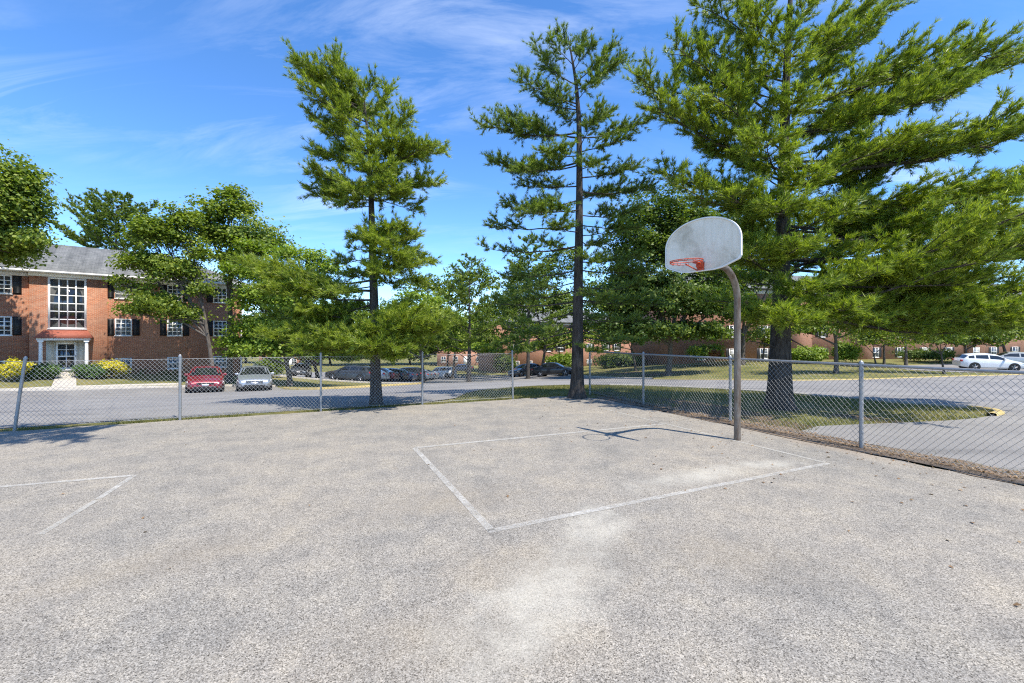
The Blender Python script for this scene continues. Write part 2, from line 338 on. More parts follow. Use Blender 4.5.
# ------------------------------------------------------------------ ground, court, road
def structure(o): o['kind']='structure'; return o
xs=np.unique(np.r_[np.linspace(-600,-70,12),np.arange(-70,90.5,1.),np.linspace(90,600,12)])
ys=np.unique(np.r_[np.linspace(-300,-14,8),np.arange(-14,110.5,1.),np.linspace(110,900,12)])
XX,YY=np.meshgrid(xs,ys); ZZ=gz(XX.ravel(),YY.ravel())-.022
G=Geo(); nx,ny=len(xs),len(ys)
i=np.arange(ny-1)[:,None]*nx+np.arange(nx-1)[None]
G.add(np.c_[XX.ravel(),YY.ravel(),ZZ],np.stack([i,i+1,i+nx+1,i+nx],-1).reshape(-1,4))
structure(G.build('ground',M['ground'],smooth=True))
def drape(name,poly,mat,off,res=1.0):
    bm=bmesh.new()
    f=bm.faces.new([bm.verts.new((x,y,0)) for x,y in poly]); f.normal_update()
    if f.normal.z<0: f.normal_flip()
    bmesh.ops.triangulate(bm,faces=bm.faces[:])
    P=np.array(poly)
    for ax in (0,1):
        for v in np.arange(math.ceil(P[:,ax].min()/res)*res,P[:,ax].max(),res):
            co=[0,0,0];no=[0,0,0];co[ax]=v;no[ax]=1
            bmesh.ops.bisect_plane(bm,geom=bm.verts[:]+bm.edges[:]+bm.faces[:],plane_co=co,plane_no=no,dist=1e-4)
    V=np.array([v.co for v in bm.verts]); Z=gz(V[:,0],V[:,1])+off
    for v,z in zip(bm.verts,Z): v.co.z=z
    me=bpy.data.meshes.new(name); bm.to_mesh(me); bm.free(); me.materials.append(mat)
    for p in me.polygons: p.use_smooth=True
    o=bpy.data.objects.new(name,me); col.objects.link(o); return o
def smooth_poly(pts,n=4):
    P=np.array(pts,float);out=[]
    for k in range(len(P)):
        p0,p1,p2,p3=P[k-1],P[k],P[(k+1)%len(P)],P[(k+2)%len(P)]
        for t in np.arange(n)/n:
            out.append(.5*((2*p1)+(-p0+p2)*t+(2*p0-5*p1+4*p2-p3)*t*t+(-p0+3*p1-3*p2+p3)*t**3))
    return [tuple(q) for q in out]
def spline(pts,n=5):
    P=np.array(pts,float);Q=np.vstack([2*P[0]-P[1],P,2*P[-1]-P[-2]]);out=[]
    for k in range(1,len(Q)-2):
        p0,p1,p2,p3=Q[k-1:k+3]
        for t in np.arange(n)/n: out.append(.5*((2*p1)+(-p0+p2)*t+(2*p0-5*p1+4*p2-p3)*t*t+(-p0+3*p1-3*p2+p3)*t**3))
    return [tuple(q) for q in out]+[tuple(P[-1])]
def D2(e,d): return (K[0]+U[0]*e+NV[0]*d, K[1]+U[1]*e+NV[1]*d)      # court frame to world
rng=np.random.default_rng(5)
# court: back edge along the fence, right edge 0.3 m inside the right fence
edge=[D2(e,-.07+rng.uniform(-.05,.05)) for e in np.arange(-14.9,-1.1,.35)]
edge+=[D2(-.75,-.3),D2(-.45,-.75)]
edge+=[D2(-.28+rng.uniform(-.06,.04),d) for d in np.arange(-1.0,-24,-.3)]
structure(drape('court',edge+[(-11.4,-14),(-11.4,2)],M['court'],0.0,2.0))
LOT=[(-50,-6)]+[D2(e,.42+rng.uniform(-.05,.07)) for e in np.arange(-24,-4.6,.5)]
ISL=spline([(-1.6,12.6),(-1.2,15),(.2,19.1),(2,22),(4.2,23.3),(6.5,22.3),(8.4,19.7),(9.4,16.5),(10.4,12.8),(11.35,11),(11.2,10.2),(10.5,9.7),(9.5,9.25),(8.5,9.0),(6.7,8.7),(5.9,8.55)])
RIGHTN=[D2(.42+rng.uniform(-.1,.1),d) for d in np.arange(-6.1,-22,-.5)]
FARK=spline([(39.1,34.0),(33,31),(26.8,28.4),(21,26.2),(16.5,25.4),(14.6,26.3),(11,31),(7.9,39.5),(5.5,47.5),(3.2,54),(0,60),(-3,65),(-9.9,69.5)])
LAWNI=spline([(-21,40.2),(-15.3,39.4),(-10.5,38.2),(-8.2,36.8),(-7.1,34.5),(-6.9,31.2),(-7.9,27.3),(-10.3,24.9),(-13.0,26.2),(-16,30.0)])
NEARC=spline([(-16,30.0),(-18.9,29.4),(-23,26),(-26.1,22.8),(-36,16),(-50,6)])
structure(drape('road',LOT+ISL+RIGHTN+[(70,-12),(70,42),(50,37)]+FARK+[(-12,75),(-32,73),(-30,46)]+LAWNI+NEARC[1:],M['road'],0.0,1.0))
structure(drape('parking_lot',[(33.5,37.5),(36,35.6),(41,37.2),(50,38.5),(66,44),(64,47.5),(45,46),(36,43)],M['road'],.004,1.0))
# kerbs: raised strips with a flat top
def kerb(name,line,mat,w=.16,h=.12):
    P=np.array(line); T=np.gradient(P,axis=0); T/=np.linalg.norm(T,axis=1)[:,None]; Nn=np.c_[-T[:,1],T[:,0]]
    A=P-Nn*w/2;B=P+Nn*w/2; z=gz(P[:,0],P[:,1]); n=len(P)
    V=np.vstack([np.c_[A,z-.1],np.c_[A,z+h-.02],np.c_[A+Nn*.025,z+h],np.c_[B-Nn*.025,z+h],np.c_[B,z+h-.02],np.c_[B,z-.1]])
    i=np.arange(n-1); F=[np.stack([k*n+i,k*n+i+1,(k+1)*n+i+1,(k+1)*n+i],-1) for k in range(5)]
    g_=Geo(); g_.add(V,np.vstack(F)); return structure(g_.build(name,mat))
kerb('kerb',NEARC,M['kerb']); kerb('yellow_kerb',LAWNI[18:-3],M['kerb_yellow']); kerb('kerb',LAWNI[:19],M['kerb'])
kerb('kerb',ISL[22:46],M['kerb'],w=.12,h=.04); kerb('yellow_kerb',ISL[45:56],M['kerb_yellow'],h=.06); pass
kerb('yellow_kerb',FARK[:32],M['kerb_yellow'],w=.13,h=.05); kerb('kerb',FARK[31:],M['kerb'])
# front walk to the left building door
PATH=[]
pw=[at(51,387.2),at(76.5,387.2),at(76,374),at(57,374)]
structure(drape('front_walk',pw,M['concrete'],.03,.5))
sw=[at(-30,392.0-1.6),at(20,389.2),at(50,387.6),at(120,385.4),at(180,383.8)]
kerb('sidewalk',spline(sw),M['concrete'],w=.55,h=.05)
# painted lines (sheets 4 mm above the court)
def line(a,b,w,mat,n=1):
    a=np.array(a);b=np.array(b);d=(b-a)/np.linalg.norm(b-a);q=np.array([-d[1],d[0]])*w/2
    g_=Geo(); g_.add([(*(a-q),.004),(*(b-q),.004),(*(b+q),.004),(*(a+q),.004)],[(0,1,2,3)])
    return structure(g_.build('court_line',mat))
def gp(px,py): k=CH/(py-CY); return np.array([(px-CX)*k,F*k])
Af,Bf,Cf,Df=gp(414.5,448),gp(491.5,531),gp(828,463.5),gp(665,424)
line(Af,Bf,.075,M['line']); 
dB=(Cf-Bf)/np.linalg.norm(Cf-Bf); line(Bf-dB*.03,Cf,.075,M['line'])
dA=(Df-Af)/np.linalg.norm(Df-Af); line(Af,Df,.085,M['line_far']); dC=(Df-Cf)/np.linalg.norm(Df-Cf)
line(Cf+dC*.05,gp(604,409),.06,M['line_faint'])
L1,L2,L3=gp(-40,490.5),gp(133,475.7),gp(-10,567)
line(L1,L2,.075,M['line']); line(gp(97,500),gp(40,535),.06,M['line_faint'])
line(gp(134,475.8),gp(98,499.3),.06,M['line'])
# ------------------------------------------------------------------ chain link fences
def wires(p0,p1,h,pitch,r,off):
    """diamond mesh between two ground points"""
    p0=np.array(p0);p1=np.array(p1);L=np.linalg.norm(p1-p0);d=(p1-p0)/L;q=np.array([-d[1],d[0]])
    z0,z1=.03,h; H=z1-z0; slope=1.12
    run=H/slope; g_=Geo(); k=np.arange(-run,L,pitch)
    for sgn in (1,-1):
        a=k.copy();b=k+run; za=np.full_like(a,z0);zb=np.full_like(a,z1)
        m=a<0; za[m]=z0+(-a[m])*slope; a=np.maximum(a,0)
        m=b>L; zb[m]=z1-(b[m]-L)*slope; b=np.minimum(b,L)
        ok=(b-a)>.02
        if sgn<0: za,zb=z0+z1-za,z0+z1-zb
        for s0,s1,u,v in zip(a[ok],b[ok],za[ok],zb[ok]):
            n=5; S=np.linspace(s0,s1,n); W=np.linspace(u,v,n)
            bow=.022*np.sin(S*1.9+W*1.3)+.008*np.sin(S*5.1)
            P=p0+d*S[:,None]+q*(off+sgn*.0025+bow)[:,None]
            g_.tube(np.c_[P,W],r,3,cap=False)
    return g_
def post_geo(x,y,h,r,lean=(0,0)):
    g_=Geo(); g_.tube([(x,y,-.1),(x+lean[0]*.5,y+lean[1]*.5,h*.5),(x+lean[0],y+lean[1],h)],r,12)
    t=np.linspace(0,math.pi/2,5)
    g_.tube(np.c_[np.full(5,x+lean[0]),np.full(5,y+lean[1]),h-.03+.055*np.sin(t)],np.r_[(r*1.18)*np.cos(t)[:-1],.004],12)
    for zz in (.25,.7,1.12): g_.tube([(x+lean[0]*zz/h,y+lean[1]*zz/h,zz-.012),(x+lean[0]*zz/h,y+lean[1]*zz/h,zz+.012)],r*1.12,12)
    return g_
bp=[gp(15,430),gp(181,419.3),gp(321,411),gp(422,404.3),gp(513.5,399)]
bp=[np.array(D2(-12.75+0*k,0)) if False else p for k,p in enumerate(bp)]
# put the posts on the straight fence line
def onback(p): e=(p-K)@U; return np.array(D2(e,0))
bp=[onback(p) for p in bp]; bp=[bp[0]-(bp[1]-bp[0])]+bp
fb=empty('chain_link_fence',(0,0,0),'long galvanised chain link fence without a top rail along the left back court edge','fence')
wires(bp[0]-(bp[1]-bp[0])*.3,bp[-1],1.27,.076,.0026,.03).build('wire_mesh',M['wire'],fb)
for k,p in enumerate(bp):
    post_geo(p[0],p[1],1.34,.026,lean=((.14,.07) if k==1 else (-.02,0) if k==5 else (0,0))).build('post',M['galv'],fb,True,40)
g_=Geo(); q=bp[0]-(bp[1]-bp[0])*.3
g_.tube([(q[0],q[1],1.265),(bp[-1][0],bp[-1][1],1.265)],.0035,4); g_.tube([(q[0],q[1],.05),(bp[-1][0],bp[-1][1],.05)],.0035,4); g_.build('tension_wire',M['wire'],fb)
fr=empty('chain_link_fence',(K[0],K[1],0),'chain link fence with a round top rail behind the basketball hoop','fence')
rp=[np.array(D2(0,0)),gp(645.5,404.5),gp(732,421.8),np.array(D2(0,-7.27))]
def onright(p): d=(p-K)@NV; return np.array(D2(0,d))
rp=[onright(p) for p in rp]; rp+=[rp[-1]+(rp[-1]-rp[-2])*1.25]; rp+=[rp[-1]+(rp[-1]-rp[-2])]
def loc(P): P=np.array(P,float); return P-np.array([K[0],K[1],0])
w=wires(rp[0]-K,rp[-1]-K,1.27,.08,.0026,-.035); w.build('wire_mesh',M['wire_dull'],fr)
for p in rp: post_geo(p[0]-K[0],p[1]-K[1],1.33,.029).build('post',M['galv'],fr,True,40)
g_=Geo(); g_.tube(loc([(*rp[0],1.29),(*rp[2],1.285),(*rp[-1],1.29)]),.022,10); g_.build('top_rail',M['galv'],fr,True,40)
g_=Geo(); g_.tube(loc([(*rp[0],.05),(*rp[-1],.05)]),.0035,4); g_.build('tension_wire',M['wire_dull'],fr)
# ------------------------------------------------------------------ basketball hoop
PB=gp(737.3,440); hb=np.array([-.805,-.593])                     # towards the court
hoop=empty('basketball_hoop',(PB[0],PB[1],0),'basketball hoop with white fan backboard and orange rim on a curved rusty pole','basketball hoop',math.atan2(hb[1],hb[0]))
# local frame: +X out over the court, Y along the board
g_=Geo(); r0=.52; zc=2.33
P=[(0,0,-.15),(0,0,.6),(0,0,1.4),(0,0,zc)]+[(r0*(1-math.cos(a)),0,zc+r0*math.sin(a)) for a in np.linspace(.12,math.pi/2,12)]+[(1.06,0,zc+r0)]
g_.tube(P,.053,18); g_.build('pole',M['pole'],hoop,True,50)
g_=Geo(); g_.box((1.055,-.17,zc+r0-.10),(1.077,.17,zc+r0+.24)); g_.box((1.02,-.07,zc+r0-.08),(1.055,.07,zc+r0+.1)); g_.tube([(.60,0,zc+r0+.03),(1.06,0,zc+r0+.22)],.02,8); pl=bevel(g_.build('mounting_plate',M['pole'],hoop),.006)
bw=.61
out=[(-bw+.12,2.79),(-.34,2.735),(-.2,2.715),(.2,2.715),(.34,2.735),(bw-.12,2.79),(bw-.03,2.825),(bw,2.87),(bw,3.12)]
out+=[(bw*math.cos(a),3.12+.40*math.sin(a)**.92) for a in np.linspace(.1,math.pi-.1,30)]
out+=[(-bw,3.12),(-bw,2.87),(-bw+.03,2.825)]
g_=Geo(); g_.prism(out,1.081,1.100,'x'); bd=g_.build('backboard',M['board'],hoop,True,30)
oc=np.array(out); ctr=np.array([0,3.08]); inn=ctr+(oc-ctr)*np.array([.972,.962])
n=len(oc); g_=Geo()
V=np.vstack([np.c_[np.full(n,1.077),oc],np.c_[np.full(n,1.112),oc],np.c_[np.full(n,1.112),inn],np.c_[np.full(n,1.102),inn]]); j=np.arange(n);j2=(j+1)%n
V[:n,1:]=ctr+(V[:n,1:]-ctr)*1.006; V[n:2*n,1:]=ctr+(V[n:2*n,1:]-ctr)*1.006
g_.add(V,np.vstack([np.stack([k*n+j,k*n+j2,(k+1)*n+j2,(k+1)*n+j],-1) for k in range(3)])); g_.build('edge_flange',M['boardedge'],bd,True,30)
def ring(cx,cz,rad,r,m=40,k=8,tilt=0):
    a=np.linspace(0,2*math.pi,m+1); g=Geo(); g.tube(np.c_[cx+rad*np.cos(a),rad*np.sin(a),cz+tilt*(rad*np.cos(a))],r,k,cap=False); return g
rz=2.835
g_=ring(1.10+.155+.229,rz,.229,.0065,tilt=-.05)
a=np.linspace(math.radians(40),math.radians(320),30)     # second, lower ring of the rim
g_.tube(np.c_[1.484+.222*np.cos(a+math.pi),.222*np.sin(a+math.pi),np.full(30,rz-.028)],.006,6)
for aa in np.radians([0,30,60,90,120,150,210,240,270,300,330]):     # net loops
    c=np.array([1.484+.226*math.cos(aa),.226*math.sin(aa)]); tt=np.array([-math.sin(aa),math.cos(aa)])
    g_.tube([(*(c-tt*.025),rz-.005),(*(c-tt*.014),rz-.04),(*(c+tt*.014),rz-.04),(*(c+tt*.025),rz-.005)],.004,5)
rim=g_.build('rim',M['rim'],hoop,True,60)
g_=Geo(); g_.prism([(-.06,rz+.025),(.06,rz+.025),(.055,rz-.085),(.03,rz-.11),(-.03,rz-.11),(-.055,rz-.085)],1.101,1.113,'x')
g_.box((1.113,-.04,rz-.010),(1.262,.04,rz+.003)); g_.box((1.113,-.05,rz-.06),(1.15,.05,rz-.012))
for s in (-1,1): g_.tube([(1.110,s*.05,rz-.105),(1.295,s*.135,rz-.012)],.009,6)
g_.build('rim_bracket',M['rim'],rim,True,40)
for y,z in ((-.055,rz+.015),(.055,rz+.015),(-.05,rz-.095),(.05,rz-.095)):
    g_=Geo(); g_.tube([(1.10,y,z),(1.125,y,z)],.011,6); g_.build('bolt',M['galv'],rim)
# ------------------------------------------------------------------ buildings
wr=random.Random(4)
def window(par,cx,z0,z1,w,cols,rows,y=0.,sash=True,shut=0,nm='window',fr=.07,trim='trim',glass='glass'):
    """a framed window standing 2 cm proud of the wall, glass set back in it"""
    g_=Geo(); x0,x1=cx-w/2,cx+w/2; a=y-.035; b=y+.03
    g_.box((x0,a,z0),(x0+fr,b,z1)); g_.box((x1-fr,a,z0),(x1,b,z1)); g_.box((x0+fr,a,z1-fr),(x1-fr,b,z1)); g_.box((x0-.03,a-.03,z0-.05),(x1+.03,b,z0)); g_.box((x0+fr,a+.005,z0),(x1-fr,b,z0+fr*.8))
    ix0,ix1,iz0,iz1=x0+fr,x1-fr,z0+fr*.8,z1-fr; m=.024 if sash else .034
    if sash:
        zm=(iz0+iz1)/2; g_.box((ix0,a+.004,zm-.03),(ix1,b,zm+.03))
    for k in range(1,cols):
        xx=ix0+(ix1-ix0)*k/cols; g_.box((xx-m,a+.008,iz0),(xx+m,b-.012,iz1))
    for k in range(1,rows):
        zz=iz0+(iz1-iz0)*k/rows
        if sash and abs(zz-(iz0+iz1)/2)<.02: continue
        g_.box((ix0,a+.010,zz-m),(ix1,b-.014,zz+m))
    o=g_.build(nm,M[trim],par)
    g_=Geo(); g_.box((ix0-.004,y-.016,iz0-.004),(ix1+.004,y-.004,iz1+.004)); g_.build('pane',M[wr.choice(['glass','glass','glass_sky','glass_blind']) if sash else glass],o)
    for s in ((-1,1) if shut==2 else (shut,) if shut in (-1,) else (1,) if shut==3 else ()):
        g_=Geo(); sx=cx+s*(w/2+.03+.2); g_.box((sx-.19,y-.028,z0),(sx+.19,y-.004,z1))
        for zz in np.arange(z0+.08,z1-.08,.07):
            g_.box((sx-.15,y-.038,zz),(sx+.15,y-.029,zz+.04))
        g_.box((sx-.19,y-.036,z0),(sx-.155,y-.0285,z1)); g_.box((sx+.155,y-.036,z0),(sx+.19,y-.0285,z1))
        g_.build('shutter',M['shutter'],par)
    return o
def hip_roof(par,x0,x1,y0,y1,ze,rise,oh,hipL=True,hipR=True,mat='shingle'):
    g_=Geo(); X0,X1,Y0,Y1=x0-oh,x1+oh,y0-oh,y1+oh; yr=(Y0+Y1)/2; run=(Y1-Y0)/2
    xa=X0+(run if hipL else 0); xb=X1-(run if hipR else 0); th=.10
    V=[(X0,Y0,ze),(X1,Y0,ze),(X1,Y1,ze),(X0,Y1,ze),(xa,yr,ze+rise),(xb,yr,ze+rise)]
    V+= [(x,y,z-th) for x,y,z in V[:4]]
    g_.add(V,[(0,1,5,4),(2,3,4,5)]); g_.add(V,[(1,2,5),(3,0,4)]); g_.add(V,[(6,9,8,7),(0,6,7,1),(1,7,8,2),(2,8,9,3),(3,9,6,0)])
    return g_.build('roof',M[mat],par)
# --- left apartment building
z0=-.6; P0=(-30.3,30.0); ra=math.atan2(.64,.77)
bl=empty('apartment_building',(P0[0],P0[1],z0),'red brick apartment building with a tall gridded stair window above a white columned entrance','building',ra)
g_=Geo(); eave=6.62; g_.box((-16,.0,-2.2),(-1.62,9.5,eave)); g_.box((2.15,.0,-2.2),(10.4,9.5,eave)); g_.box((-1.62,-.14,-2.2),(2.15,9.4,eave-.001))
g_.build('wall',M['brick'],bl)
g_=Geo(); g_.box((-16.02,-.06,6.33),(-1.65,.0-.002,6.60)); g_.box((2.18,-.06,6.33),(10.44,-.002,6.60)); g_.box((-1.66,-.2,6.37),(2.19,-.142,6.60)); g_.box((10.402,-.06,6.33),(10.46,9.5,6.60)); g_.build('frieze',M['trim'],bl)
roof=hip_roof(bl,-16,10.4,0,9.5,6.74,2.55,.46,hipL=False)
g_=Geo(); g_.box((-16.4,-.58,6.60),(10.98,-.46,6.73)); g_.box((-16.4,-.46,6.60),(10.88,-.06,6.635)); g_.build('gutter',M['trim'],roof)
for cx in (-8.8,-5.8,-2.85,3.0,5.95,8.85):
    window(bl,cx,5.13,6.32,.93,3,4,shut=2); window(bl,cx,2.47,3.68,.93,3,4,shut=2); window(bl,cx,-.05,.85,.9,3,2,shut=0)
# tall stair window in the projecting bay
window(bl,.16,2.92,6.35,1.86,4,6,y=-.14,sash=False,nm='stair_window',fr=.11)
# entrance: hipped copper hood on columns, door with sidelights
g_=Geo(); g_.box((-1.16,-1.25,2.14),(1.34,-.142,2.30)); 
V=[(-1.28,-1.36,2.302),(1.46,-1.36,2.302),(1.46,-.142,2.302),(-1.28,-.142,2.302),(-.95,-.42,2.80),(1.13,-.42,2.80),(1.13,-.142,2.82),(-.95,-.142,2.82)]
pr=Geo(); pr.add(V,[(0,1,5,4),(4,5,6,7),(1,2,6,5),(3,0,4,7),(0,3,2,1)]); pr.build('portico_roof',M['copper'],bl); g_.build('portico_beam',M['trim'],bl)
for cx in (-.98,1.16):
    g_=Geo(); g_.tube([(cx,-1.12,.09),(cx,-1.12,1.0),(cx,-1.12,2.05)],[.105,.1,.088],16); g_.box((cx-.14,-1.26,0),(cx+.14,-.98,.09)); g_.box((cx-.13,-1.25,2.05),(cx+.13,-.99,2.139)); g_.build('column',M['trim'],bl,True,40)
g_=Geo(); g_.box((-.85,-.20,.02),(-.46,-.142,2.135)); g_.box((.66,-.20,.02),(1.05,-.142,2.135)); g_.box((-.46,-.20,2.0),(.66,-.142,2.135)); g_.box((-.46,-.215,.02),(-.40,-.142,2.0)); g_.box((.60,-.215,.02),(.66,-.142,2.0)); g_.build('door_surround',M['cream'],bl)
g_=Geo(); x0,x1=-.40,.60; a,b=-.20,-.15
g_.box((x0,a,.05),(x0+.11,b,2.0)); g_.box((x1-.11,a,.05),(x1,b,2.0)); g_.box((x0+.11,a,.05),(x1-.11,b,.3)); g_.box((x0+.11,a,1.88),(x1-.11,b,2.0)); g_.box((x0+.11,a,1.02),(x1-.11,b,1.10)); g_.box((.08,a,.3),(.12,b,1.02)); g_.box((.08,a,1.10),(.12,b,1.88)); g_.box((x0+.11,a,1.5),(.08,b,1.53)); g_.box((.12,a,1.5),(x1-.11,b,1.53))
dr=g_.build('door',M['trim'],bl); g_=Geo(); g_.box((x0+.1,-.172,.28),(x1-.1,-.160,1.9)); g_.build('pane',M['glass'],dr); g_=Geo(); g_.tube([(x1-.06,-.2,1.0),(x1-.06,-.25,1.0),(x1-.06,-.25,1.12),(x1-.06,-.2,1.12)],.012,6); g_.build('handle',M['galv'],dr)
g_=Geo(); g_.box((-1.2,-1.6,-.7),(1.38,-.142,.018)); g_.box((-.9,-1.95,-.7),(1.08,-1.6,-.13)); g_.build('entrance_step',M['concrete'],bl)
g_=Geo(); g_.box((4.15,-.10,4.40),(4.62,-.002,4.62)); g_.box((4.12,-.14,4.62),(4.65,-.002,4.66)); g_.build('vent_hood',M['trim'],bl)
g_=Geo(); g_.tube([(10.3,-.05,6.55),(10.3,-.05,3),(10.3,-.05,-.9)],.045,8); g_.build('downpipe',M['trim'],bl,True)
# --- middle brick building
zm=-4.3; ma=math.atan2(.417,.909)
bmid=empty('apartment_building',(-1.3,72,zm),'orange brick apartment building far behind the pine with the clear trunk','building',ma)
g_=Geo(); g_.box((0,0,-2),(26,12,8.6)); g_.build('wall',M['brick_far'],bmid); g_=Geo(); g_.box((-.05,-.08,8.2),(26.05,-.002,8.599)); g_.box((-.08,-.05,8.2),(-.002,12,8.599)); g_.build('frieze',M['trim'],bmid)
hip_roof(bmid,0,26,0,12,8.7,2.6,.5)
for cx in (2.2,4.6,8.2,10.6,14.2,16.6,20.2,22.6):
    for a_ in (.9,3.7,6.5): window(bmid,cx,a_,a_+1.3,1.1,2,2,shut=2 if a_>1 else 0)
# --- right brick building
br=empty('apartment_building',(19.5,50.3,-.95),'long three storey brick apartment building on the lawn behind the big pine','building',math.atan2(.24,.97))
g_=Geo(); g_.box((0,0,-2),(70,12,8.4)); g_.build('wall',M['brick_far'],br)
bays=[(14.5,17.5),(24.2,27.0),(44,47)]
for a_,b_ in bays:
    g_=Geo(); g_.box((a_,-.5,-2),(b_,-.002,8.39)); g_.build('entry_bay',M['brick_far'],br)
g_=Geo(); g_.box((-.05,-.08,7.9),(70,-.002,8.398)); 
for a_,b_ in bays: g_.box((a_-.05,-.58,7.9),(b_+.05,-.502,8.38))
g_.build('frieze',M['trim'],br); hip_roof(br,0,70,0,12,8.5,2.8,.7)
for cx in np.arange(2.3,69,4.3):
    y=0
    if any(a_-.9<cx<b_+.9 for a_,b_ in bays):
        if not any(a_+.8<cx<b_-.8 for a_,b_ in bays): continue
        y=-.502
    for a_,h_,w_ in ((.15,1.25,1.15),(2.75,1.35,1.1),(5.5,1.35,1.1)): window(br,cx,a_,a_+h_,w_,2,2,y=y,shut=2 if (a_<1 or a_>1) and y==0 else 0)
# --- far little houses
def house(x,y,z,w,d,h,rise,rz,label):
    b=empty('brick_house',(x,y,z),label,'house',rz)
    g_=Geo(); g_.box((-w/2,0,-2),(w/2,d,h)); g_.build('wall',M['brick_far'],b)
    hip_roof(b,-w/2,w/2,0,d,h+.1,rise,.4,mat='shingle')
    for cx in np.arange(-w/2+1.4,w/2-1,2.6): window(b,cx,.8,2.0,1.1,2,2,sash=False)
    g_=Geo(); g_.box((-.2,-.05,.0),(.75,-.01,2.0)); dd=g_.build('door',M['trim'],b)
    return b
house(-47,93,-4.6,11,8,4.6,2.0,.25,'small orange brick house far off behind the silver sedan')
house(-10.5,98,-4.4,12,8,4.2,1.8,.1,'low brick house far off behind the white sport utility car')
# ------------------------------------------------------------------ cars
PROF={
'sedan':dict(L=4.7,W=1.80,up=[(0,.55),(.10,.68),(.5,.80),(1.2,.93),(2.05,1.38),(2.7,1.45),(3.3,1.41),(4.0,1.08),(4.5,1.04),(4.7,.85)],be=[(0,.54),(.10,.66),(.5,.76),(1.2,.88),(4.0,1.0),(4.5,.98),(4.7,.82)],ws=(1.22,2.0),rw=(3.35,3.98),sw=(1.55,3.78),pill=(2.65,),wh=(.92,3.72),r=.325),
'hatch':dict(L=4.4,W=1.80,up=[(0,.55),(.10,.70),(.5,.84),(1.1,.98),(1.9,1.42),(2.6,1.5),(3.4,1.46),(3.85,1.36),(4.22,1.02),(4.4,.8)],be=[(0,.54),(.10,.68),(.5,.79),(1.1,.90),(3.9,1.03),(4.22,1.0),(4.4,.78)],ws=(1.12,1.86),rw=(3.88,4.18),sw=(1.42,3.95),pill=(2.5,3.45),wh=(.88,3.5),r=.33),
'suv':dict(L=4.65,W=1.86,up=[(0,.66),(.08,.86),(.5,.98),(1.2,1.08),(1.85,1.62),(2.5,1.72),(3.9,1.70),(4.3,1.62),(4.55,1.12),(4.65,.85)],be=[(0,.65),(.08,.84),(.5,.93),(1.2,1.0),(4.3,1.1),(4.55,1.08),(4.65,.83)],ws=(1.22,1.8),rw=(4.33,4.52),sw=(1.5,4.28),pill=(2.45,3.5),wh=(.92,3.68),r=.37),
'wagon':dict(L=4.7,W=1.80,up=[(0,.55),(.10,.70),(.5,.83),(1.2,.96),(2.0,1.42),(2.7,1.5),(3.9,1.47),(4.2,1.38),(4.55,1.02),(4.7,.8)],be=[(0,.54),(.10,.68),(.5,.78),(1.2,.90),(4.2,1.02),(4.55,1.0),(4.7,.78)],ws=(1.22,1.95),rw=(4.22,4.5),sw=(1.52,4.2),pill=(2.6,3.5),wh=(.92,3.75),r=.33),
}
